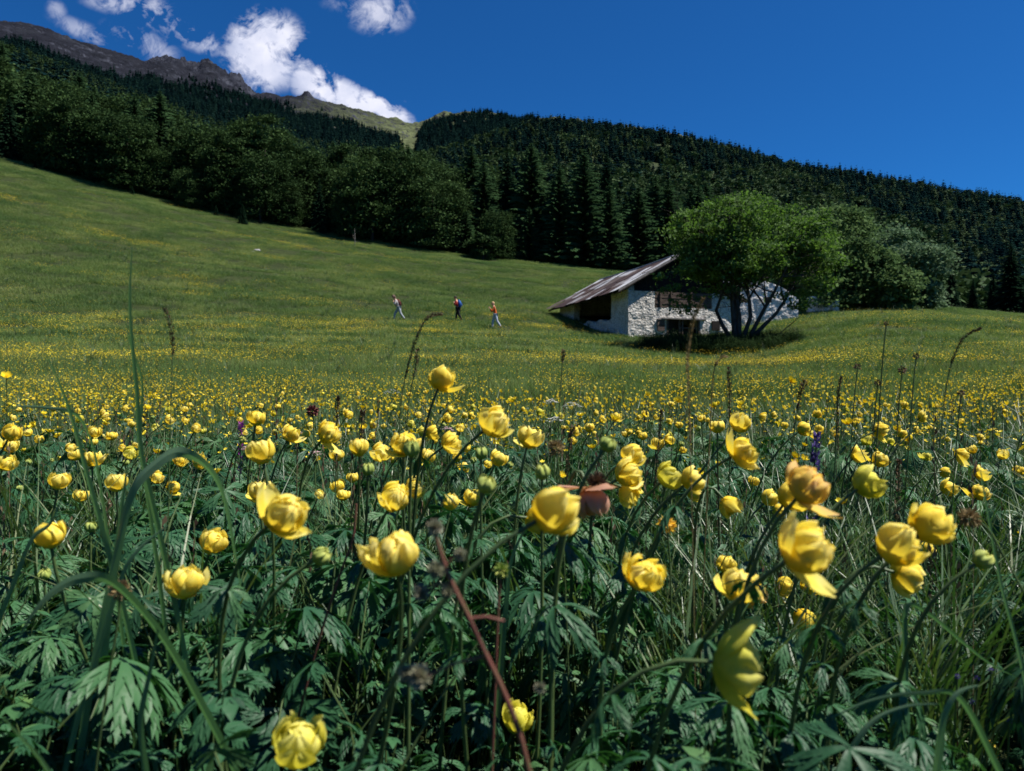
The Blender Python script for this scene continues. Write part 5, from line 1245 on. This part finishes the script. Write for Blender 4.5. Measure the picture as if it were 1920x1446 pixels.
for h in HEROES:
    px, py, size, kind, lean, tw, lab = h
    ss = {(1049, 957): -.16, (1390, 1250): -.17, (932, 790): -.13, (1398, 845): -.17, (1391, 791): -.19, (536, 961): -.05, (741, 1034): -.07, (346, 1088): -.02}.get((px, py))
    globeflower(px, py, size, kind, lean, tw, lab, None, None, True, None, ss)
def crowd():
    g = random.Random(99); taken = [(h[0], h[1], h[2]) for h in HEROES]; n = 0
    lab = {(0, 0): "small globeflower in the left crowd just beyond the tall grass blades", (1, 0): "small globeflower in the middle crowd behind the large blossoms", (2, 0): "small globeflower in the right crowd behind the large blossoms",
           (0, 1): "tiny distant globeflower on the left where the meadow starts to rise", (1, 1): "tiny distant globeflower in the middle where the meadow starts to rise", (2, 1): "tiny distant globeflower on the right where the meadow starts to rise"}
    while n < 270:
        d = math.sqrt(g.random() * (8.0 ** 2 - 1.55 ** 2) + 1.55 ** 2) if g.random() < .45 else g.uniform(1.5, 3.8)
        px = g.uniform(-20, 1940); x = (px - 960) / F * d; hgt = g.uniform(.36, .52); z = gz(x, d) + hgt; py = 723 - z / d * F; size = .033 * F / d
        if any(abs(px - t[0]) < t[2] * .5 and abs(py - t[1]) < t[2] * .5 for t in taken): continue
        far = int(d > 4.2); third = 0 if px < 640 else 1 if px < 1280 else 2; kind = g.choice(['open', 'ball', 'ball', 'open', 'ball', 'lime', 'bud'])
        globeflower(px, py, NOM[kind] * F / d * g.uniform(.72, .98), kind, g.gauss(35, 35), g.uniform(-.4, .3), lab[(third, far)], lab[(third, far)].replace("small globeflower", "small globeflowers").replace("tiny distant globeflower", "tiny distant globeflowers"), None, False, d); n += 1
crowd()

# ---------------------------------------------------------------- buttercups one can pick out
def buttercup_mesh(seed):
    g = random.Random(seed); mb = MB()
    for k in range(5): petal(mb, .0135, 12, g.uniform(50, 80), .0062, k * 1.2566, .25, .06, seed * 5 + k, 5, 4)
    for k in range(9): a = k * .7; mb.tube([(math.cos(a) * .0015, math.sin(a) * .0015, .001), (math.cos(a) * .0035, math.sin(a) * .0035, .0055)], .0005, 3)
    return mb.mesh("blossom", M_butter, True)
BUT = [buttercup_mesh(i + 1) for i in range(5)]
STM = []
for i in range(4):
    g = random.Random(i); mb = MB(); mb.tube(bez(Vector((0, 0, -.02)), Vector((g.uniform(-.03, .03), 0, .3)), Vector((g.uniform(-.1, .1), g.uniform(-.06, .06), .7)), Vector((0, 0, 1)), 7), .0009, 4, .4)
    mb.tube([(0, 0, .55), (.03, .01, .72), (.045, .015, .84)], .0007, 3, .4); STM.append(mb.mesh("stem", M_stem, True))
def buttercup(px, py, d, label, group, s=1.0):
    g = random.Random(int(px * 3 + py * 17)); c = at(px, py, d); b = gz(c.x, c.y); root = empty("buttercup", (c.x, c.y, b)); tag(root, label, "buttercup", group); h = max(.12, c.z - b)
    a = bpy.data.objects.new("stem", STM[g.randrange(4)]); COL.objects.link(a); a.parent = root; a.scale = (1, 1, h); a.rotation_euler = (0, 0, g.random() * 6.28)
    o = bpy.data.objects.new("blossom", BUT[g.randrange(5)]); COL.objects.link(o); o.parent = root; o.location = (0, 0, h - .003); o.scale = (s, s, s); o.rotation_euler = (g.gauss(0, .35), g.gauss(0, .35), g.random() * 6.28)
for (px, py, sz, lab) in [(1482, 714, 22, "bright buttercup standing highest, alone at the right"), (962, 752, 22, "orange yellow buttercup above and right of the large tilted globeflower"), (1151, 785, 25, "wide open buttercup between the two centre crowds"),
     (1340, 762, 20, "buttercup above the two globeflowers on slanting stems"), (1271, 752, 20, "buttercup high in the middle of the right half"), (1213, 740, 17, "orange yellow buttercup standing high right of centre"), (1389, 757, 20, "buttercup directly above the slanting stem globeflowers"),
     (1590, 793, 27, "wide buttercup in the right field, lower one of three"), (1681, 805, 20, "buttercup beside the wide one at the right"), (1596, 750, 15, "small high buttercup at the right"), (1637, 749, 12, "small buttercup right of the small high one"),
     (1580, 942, 28, "buttercup right under the ageing orange globeflower"), (1540, 958, 22, "buttercup between the ageing orange and the biggest yellow globeflower"), (775, 972, 18, "little buttercup right of the globeflower showing its heart"),
     (604, 1336, 14, "left one of two tiny buttercups at the bottom"), (626, 1335, 14, "right one of two tiny buttercups at the bottom"), (12, 705, 22, "buttercup at the left edge, high up"), (431, 779, 16, "small buttercup above left of the egg shaped globeflower"),
     (470, 800, 18, "buttercup under the small upper left globeflower"), (1906, 1003, 18, "buttercup at the right edge"), (1840, 1084, 18, "buttercup near the right edge above the small low globeflower"), (683, 801, 16, "buttercup above the small round globeflower"), (1706, 824, 22, "buttercup among the right field flowers, near a long slanting stem")]:
    buttercup(px, py, .026 * F / sz, lab, None)
def butter_crowd():
    g = random.Random(5); lab = ["one of the many buttercups crowding the left of the near meadow", "one of the many buttercups crowding the middle of the near meadow", "one of the many buttercups crowding the right of the near meadow"]
    for i in range(270):
        d = math.sqrt(g.random() * (6.6 ** 2 - 1.7 ** 2) + 1.7 ** 2); px = g.uniform(-20, 1940); x = (px - 960) / F * d; z = gz(x, d) + g.uniform(.34, .56); k = 0 if px < 640 else 1 if px < 1280 else 2
        buttercup(px, 723 - z / d * F, d, lab[k], ["buttercups on the left of the near meadow", "buttercups in the middle of the near meadow", "buttercups on the right of the near meadow"][k], g.uniform(.85, 1.2))
butter_crowd()

# ---------------------------------------------------------------- single grass blades, seed heads and other plants of the foreground
def path3(pts, d, base=True, dd=0.0):
    """picture points at one distance -> smooth 3D curve, led down to the ground"""
    P = [at(p[0], p[1], d + dd * i) for i, p in enumerate(pts)]
    if base:
        l = P[-1]; pr = P[-2]; gzz = gz(l.x, l.y) - .01; dz = gzz - l.z; sl = (l.x - pr.x) / min(-.01, l.z - pr.z) if l.z < pr.z else 0.0; sl = max(-.6, min(.6, sl)); st = max(.05, (pr - l).length)
        k = max(1, min(6, int(abs(dz) / st))); P += [Vector((l.x + sl * dz * (j / k) * (1 - .4 * j / k), l.y + .01 * j / k, l.z + dz * j / k)) for j in range(1, k + 1)]
    P = P[::-1]; out = []
    for i in range(len(P) - 1):
        p0 = P[max(0, i - 1)]; p1 = P[i]; p2 = P[i + 1]; p3 = P[min(len(P) - 1, i + 2)]
        for k in range(6):
            t = k / 6; out.append(.5 * ((2 * p1) + (p2 - p0) * t + (2 * p0 - 5 * p1 + 4 * p2 - p3) * t * t + (3 * p1 - p0 - 3 * p2 + p3) * t ** 3))
    out.append(P[-1]); return out
def grass_blade(pts, d, wpx, label, twist=0.6, mat=None, cat="grass blade"):
    C = path3(pts, d); o = C[0].copy(); w = wpx / F * d * .5; rows = []; n = len(C) - 1
    for i, c in enumerate(C):
        t = i / n; tg = (C[min(n, i + 1)] - C[max(0, i - 1)]).normalized(); s = tg.cross(Vector((math.sin(twist * 2 * t) * .9, 1, math.cos(twist * 3 * t) * .3))).normalized(); up = s.cross(tg); k = w * min(1, .28 + 1.5 * t) * max(0.0, 1 - t ** 3.2) ** .8 + .0003
        rows.append([c - o - s * k + up * k * .22, c - o, c - o + s * k + up * k * .22])
    mb = MB(); mb.grid([r[:2] for r in rows], .4); mb.grid([r[1:] for r in rows], .6); ob = mb.build("grass_blade", mat or M_blade, None, True); ob.location = o; tag(ob, label, cat); return ob
grass_blade([(452, 1105), (440, 1040), (418, 930), (385, 872), (335, 848), (290, 872), (245, 925), (215, 1050)], .74, 27, "broad grey green grass blade arching over at left of the big pair of flowers", .9)
grass_blade([(248, 456), (243, 540), (245, 620), (256, 740), (264, 850), (300, 1010)], .80, 15, "tallest grass blade, reaching up to the far hillside at left", .4)
grass_blade([(233, 590), (245, 650), (266, 720), (262, 830), (280, 960)], .84, 12, "shorter grass blade beside the tallest one", .5)
grass_blade([(88, 668), (112, 722), (136, 790), (160, 880), (195, 1010)], .78, 15, "dark straight grass blade leaning left near the left edge", .3)
grass_blade([(20, 762), (80, 764), (140, 776), (170, 828), (185, 900), (200, 1000)], .82, 13, "pale grass blade bent flat towards the left edge", .8)
grass_blade([(14, 1255), (48, 1170), (95, 1112), (150, 1085), (212, 1094), (300, 1190)], .62, 26, "wide bluish grass blade arching down to the left at lower left", .7)
grass_blade([(240, 868), (230, 930), (222, 1000), (212, 1070)], .78, 20, "short broad pale grass blade standing left of the arching one", .3)
grass_blade([(315, 985), (265, 1025), (235, 1065), (215, 1120)], .72, 13, "narrow pale grass blade slanting up right at the lower left", .4)
grass_blade([(0, 1340), (40, 1385), (85, 1440)], .50, 20, "blurred pale grass blade crossing the bottom left corner", .3)
grass_blade([(300, 1160), (280, 1260), (262, 1350), (270, 1440)], .62, 26, "short broad bluish leaf standing at the bottom left", .5)
grass_blade([(1838, 880), (1852, 960), (1876, 1090), (1905, 1200)], .75, 7, "thin dark grass stalk sloping down at the right edge", .2)
grass_blade([(1560, 1345), (1640, 1312), (1730, 1300), (1800, 1310)], .62, 12, "long bent grass blade lying level at the lower right", .5)
grass_blade([(1905, 1270), (1850, 1240), (1800, 1200), (1740, 1150), (1700, 1140)], .8, 9, "grass blade sloping down at the lower right", .5)
grass_blade([(1760, 1320), (1700, 1325), (1640, 1350), (1600, 1400)], .6, 12, "grass blade arching low beside the level one at the lower right", .5)
grass_blade([(1836, 1285), (1795, 1300), (1770, 1345), (1760, 1420)], .6, 16, "short pale bent blade end at the lower right", .6)
grass_blade([(990, 985), (970, 1020), (955, 1065), (950, 1120)], .95, 11, "short pale blade right below the large central globeflower", .3)
grass_blade([(118, 925), (95, 980), (60, 1010), (30, 1080)], .8, 12, "pale blade leaning left above the round globeflower at the left edge", .3)
def spike(pts, d, label, head=(0, .3), hw=6, mat=None, stemw=2.2, cat="seed head", name="seed_stalk", dens=1.0):
    C = path3(pts, d)[::-1]; o = C[-1].copy(); n = len(C) - 1; root = empty(name, o); tag(root, label, cat); g = random.Random(int(pts[0][0]))
    mb = MB(); mb.tube([c - o for c in C[::-1]], stemw / F * d * .5, 5, .5); mb.build("stem", mat if mat is M_straw else M_stem, root, True)
    w = hw / F * d; hb = MB(); k0, k1 = int(head[0] * n), max(int(head[1] * n), 2)
    seg = [(C[i] - o) for i in range(k0, k1 + 1)]; Lh = sum((seg[i + 1] - seg[i]).length for i in range(len(seg) - 1)); N = max(14, int(Lh / (w * .22) * dens))
    for i in range(N * 3):
        t = g.random() * (len(seg) - 1); j = min(int(t), len(seg) - 2); c = seg[j].lerp(seg[j + 1], t - j); tg = (seg[j] - seg[j + 1]).normalized(); a = Vector((g.gauss(0, 1), g.gauss(0, 1), g.gauss(0, 1))); a = (a - tg * a.dot(tg)).normalized()
        e = math.sin(math.pi * min(1, max(.08, (t / (len(seg) - 1)) * .92 + .06))) ** .5; q = c + a * w * .42 * e; tip = q + (tg * .9 + a * .5) * w * .55; sd = tg.cross(a) * w * .16
        hb.add([c, q + sd, tip, q - sd], [(0, 1, 2, 3)], g.random())
    hb.build("head", mat or M_seed, root); return root
spike([(828, 589), (808, 592), (790, 612), (775, 650), (762, 700), (752, 760), (748, 850)], 1.05, "curved brown grass spike bending right above the meadow in the middle", (0, .36), 8)
spike([(783, 655), (779, 690), (766, 760), (760, 860)], 1.12, "short brown spike beside the curved one", (0, .16), 9)
spike([(1057, 657), (1054, 690), (1048, 780), (1045, 900)], 1.1, "dark drooping seed head hanging in front of the meadow left of the barn shadow", (0, .13), 9)
spike([(1318, 560), (1300, 600), (1290, 660), (1292, 760), (1296, 900)], .80, "blurred straw coloured grass stalk in front of the barn door", (0, .36), 8, M_straw, 1.8)
spike([(1362, 668), (1344, 680), (1336, 720), (1330, 850)], 1.0, "pale seed head bending right below the tree shadow", (0, .18), 10, M_straw)
spike([(1366, 690), (1368, 735), (1368, 830)], 1.5, "thin brown upright spike right of the pale bending seed head", (0, .3), 8)
spike([(1509, 714), (1500, 745), (1490, 800), (1480, 880)], 1.1, "blackish plantain head in the right field", (0, .17), 12)
spike([(1838, 616), (1808, 632), (1790, 665), (1775, 720), (1760, 850)], .95, "long brown spike curving right above the right meadow", (0, .28), 7)
spike([(309, 580), (320, 610), (324, 650), (322, 720), (318, 850)], .95, "brown grass spike left of the hikers reaching above the flowers", (0, .26), 9)
spike([(1577, 708), (1572, 735), (1570, 770), (1566, 860)], 1.5, "slim brown spike in the right field", (0, .4), 7)
spike([(680, 772), (678, 800), (676, 860)], 1.6, "short dark spike above the small round globeflower", (0, .4), 12)
spike([(634, 745), (632, 775), (630, 850)], 1.5, "short brown spike above the wide globeflower", (0, .35), 9)
spike([(1686, 865), (1685, 895), (1683, 960)], 1.3, "blackish upright seed head right of the greenish yellow globeflower", (0, .4), 12)
spike([(1240, 770), (1238, 800), (1232, 860)], 1.6, "slim dark spike above the small pale globeflower", (0, .4), 7)
spike([(1075, 800), (1068, 830), (1062, 900)], 1.4, "dark bent spike beside the fuzzy brown seed head", (0, .3), 11)
spike([(1532, 815), (1529, 850), (1526, 885), (1522, 960)], 1.1, "violet flower spike above the ageing orange globeflower", (0, .52), 18, M_violet, 2.5, "flower spike", "violet_spike", .8)
spike([(452, 793), (452, 812), (450, 870)], 1.7, "small magenta flower at upper left", (0, .3), 12, M_magenta, 2, "flower", "magenta_flower", .6)
def fuzzy(px, py, d, size, mat, label, stem_to, cat="seed head", name="fuzzy_plant", n=150, smat=None, long=.5):
    c = at(px, py, d); s = size / F * d * .5; pts = [(px, py)] + list(stem_to); C = path3(pts, d); o = C[0].copy(); root = empty(name, o); tag(root, label, cat); g = random.Random(px)
    mb = MB(); mb.tube([q - o for q in C], max(.0011, size * .045 / F * d), 5, .5); mb.build("stem", smat or M_stem, root, True); hb = MB(); cc = c - o
    for i in range(n):
        a = Vector((g.gauss(0, 1), g.gauss(0, 1), g.gauss(.15, 1))).normalized(); b = a.cross(Vector((g.gauss(0, 1), g.gauss(0, 1), g.gauss(0, 1)))).normalized(); r0 = s * g.uniform(.1, 1 - long); r1 = s * g.uniform(.8, 1.1); w = s * g.uniform(.08, .16)
        hb.add([cc + a * r0, cc + a * (r0 + r1) * .5 + b * w, cc + a * r1, cc + a * (r0 + r1) * .5 - b * w], [(0, 1, 2, 3)], g.random())
    hb.build("head", mat, root); return root
fuzzy(1042, 841, .95, 38, M_straw, "fuzzy brown seed head right of the low wide globeflower", [(1050, 900), (1055, 1000)])
fuzzy(225, 1107, .66, 44, M_straw, "withered brown flower head at lower left", [(222, 1160), (205, 1260)])
fuzzy(1818, 972, .72, 44, M_straw, "fuzzy straw coloured seed head at the right of the sideways globeflower", [(1850, 990), (1880, 1040)])
fuzzy(586, 771, 1.9, 26, solid("sorrel_red", [(.12, .03, .03), (.22, .07, .06)]), "dark red sorrel head among the upper left flowers", [(588, 800), (590, 860)])
fuzzy(940, 1070, .62, 34, M_bud, "blurred grey green bud below the large central globeflower", [(935, 1130), (930, 1250)], "bud", "hairy_bud", 160, M_redstem, .8)
fuzzy(1250, 985, 1.0, 40, M_petal_old, "withered yellow flower half behind the central clump", [(1255, 1040), (1258, 1120)], "flower", "withered_flower", 120)
for i, (px, py, d, s) in enumerate([(1608, 688, 1.5, 16), (1692, 694, 1.45, 18), (1646, 718, 1.5, 16), (1802, 738, 1.3, 16), (1662, 606, 1.2, 12), (1718, 668, 1.3, 14)]):
    fuzzy(px, py, d, s, M_seed, ["small dark umbel knob at the right, leftmost of the thin stalked ones", "dark umbel knob on a curved stalk, second in the right meadow", "dark umbel knob lowest of the group in the right meadow", "dark umbel knob alone near the right edge", "tiny knob on the tallest thin stalk of the right meadow", "faint little umbel knob right of the tallest thin stalk"][i],
          [(px - 6, py + 60), (px - 14, py + 170)], "seed head", "knobbed_plant", 60)
def umbel(px, py, d, w, label, mat):
    c = at(px, py, d); b = gz(c.x, c.y); root = empty("umbel_flower", (c.x, c.y, b)); tag(root, label, "umbel flower"); h = c.z - b; W_ = w / F * d * .5; g = random.Random(px); sb = MB(); hb = MB(); sb.tube([(0, 0, -.01), (0, .01, h * .6), (0, 0, h * .93)], .0014, 5)
    for i in range(22):
        a = i * 2.4; r = W_ * math.sqrt((i + .5) / 22); e = Vector((math.cos(a) * r, math.sin(a) * r, h + .007 * g.random() - r * r / max(W_, .001) * .5)); sb.tube([(0, 0, h * .93), e], .0005, 3)
        for k in range(9):
            q = e + Vector((g.gauss(0, .0028), g.gauss(0, .0028), g.uniform(0, .002))); u = .0016; hb.add([q + Vector((-u, 0, 0)), q + Vector((0, -u, .0004)), q + Vector((u, 0, 0)), q + Vector((0, u, .0006))], [(0, 1, 2, 3)], g.random())
    sb.build("stem", M_stem, root, True); hb.build("head", mat, root)
umbel(1073, 757, 2.4, 36, "flat white umbel above the meadow right of centre", M_white); umbel(1033, 752, 2.5, 26, "smaller white umbel just left of the flat white one", M_white); umbel(1040, 785, 2.3, 30, "white umbel low between the flowers under the other two", M_white)
umbel(463, 842, 1.7, 22, "pale pink flower head left of the egg shaped globeflower", M_pinkw); umbel(840, 805, 2.0, 18, "pale pink flower head above the middle flowers", M_pinkw); umbel(735, 732, 3.4, 34, "white umbel far back in the middle meadow", M_white)
umbel(556, 812, 2.0, 16, "pale pinkish head behind the small folded globeflower", M_pinkw); umbel(590, 850, 1.8, 20, "pale pink head under the wide globeflower", M_pinkw)
# red stem with blurred hairy buds, nearest the camera
def redstem():
    C = path3([(812, 985), (824, 1030), (848, 1095), (880, 1160), (912, 1230), (945, 1300), (972, 1370), (990, 1440)], .42, True); o = C[0].copy(); root = empty("red_stemmed_plant", o); tag(root, "blurred plant with a dark red stem and hairy grey buds close to the camera", "plant")
    mb = MB(); n = len(C); mb.tube([c - o for c in C], [.0022 - .0009 * i / n for i in range(n)], 7, .5); 
    for a, b in (((912, 1230), (800, 1268)), ((848, 1095), (792, 1110)), ((880, 1160), (945, 1165)), ((835, 1065), (862, 1040))):
        mb.tube([at(*a, .42) - o, at((a[0] + b[0]) / 2, (a[1] + b[1]) / 2 - 6, .42) - o, at(*b, .42) - o], .0009, 5)
    mb.build("stem", M_redstem, root, True); g = random.Random(4)
    for (px, py, s) in [(815, 990, 40), (818, 1068, 46), (790, 1112, 42), (785, 1270, 60), (762, 1262, 38), (862, 1040, 30), (1012, 1290, 26), (838, 1110, 34)]:
        hb = MB(); c = at(px, py, .42) - o; r = s / F * .42 * .42
        for i in range(170):
            a = Vector((g.gauss(0, 1), g.gauss(0, 1), g.gauss(0, 1))).normalized(); b = a.cross(Vector((g.gauss(0, 1), g.gauss(0, 1), g.gauss(0, 1)))).normalized(); hb.add([c + a * r * .1, c + a * r * .7 + b * r * .2, c + a * r * g.uniform(.9, 1.15), c + a * r * .7 - b * r * .2], [(0, 1, 2, 3)], g.random())
        hb.build("bud", M_hairy, root)
M_hairy = leafmat("hairy_bud", [(.16, .17, .10), (.30, .31, .20), (.44, .38, .28)], trans=.1, rough=.9, spec=.1)
redstem()
def withered():
    root = globeflower(1110, 945, 58, 'pink', 165, -.1, "withered brown and pink flower touching the large central globeflower")
    root['category'] = "withered flower"; hb = MB(); g = random.Random(1); c = at(1118, 905, NOM['pink'] * F / 58) - root.location
    for i in range(110):
        a = Vector((g.gauss(0, .8), g.gauss(0, .8), g.gauss(.5, 1))).normalized(); b = a.cross(Vector((0, 1, .2))).normalized(); r = .014; hb.add([c - a * r * .3, c + a * r * .3 + b * r * .1, c + a * r, c + a * r * .3 - b * r * .1], [(0, 1, 2, 3)], g.random())
    hb.build("seed_tuft", M_seed, root)
withered()
for i, (px, py, lab) in enumerate([(1858, 1257, "small blue flower low at the right edge"), (1795, 1268, "small blue flower left of the other blue ones"), (1832, 1272, "small blue flower in the middle of the low blue ones"), (1822, 1315, "lowest small blue flower at the right"), (1893, 1352, "blue flower near the bottom right corner")]):
    fuzzy(px, py, .85, 13, M_violet, lab, [(px - 3, py + 60)], "flower", "blue_flower", 30)
def thin(px0, py0, px1, py1, d, label, w=3.2, mat=None, bend=20):
    C = path3([(px0, py0), ((px0 + px1) / 2 - bend, (py0 + py1) / 2), (px1, py1)], d); o = C[0].copy(); mb = MB(); mb.tube([c - o for c in C], w / F * d * .5, 5, .5); ob = mb.build("plant_stem", mat or M_stem, None, True); ob.location = o; tag(ob, label, "plant stem")
thin(1712, 808, 1670, 900, 1.0, "slanting bare pale stem at the right ending in a dark tip"); thin(668, 945, 640, 1070, .8, "reddish curved stem left of the open globeflower", 5, M_redstem, -8); thin(1620, 1215, 1560, 1330, .7, "pale grey green stem below the right globeflowers", 4)
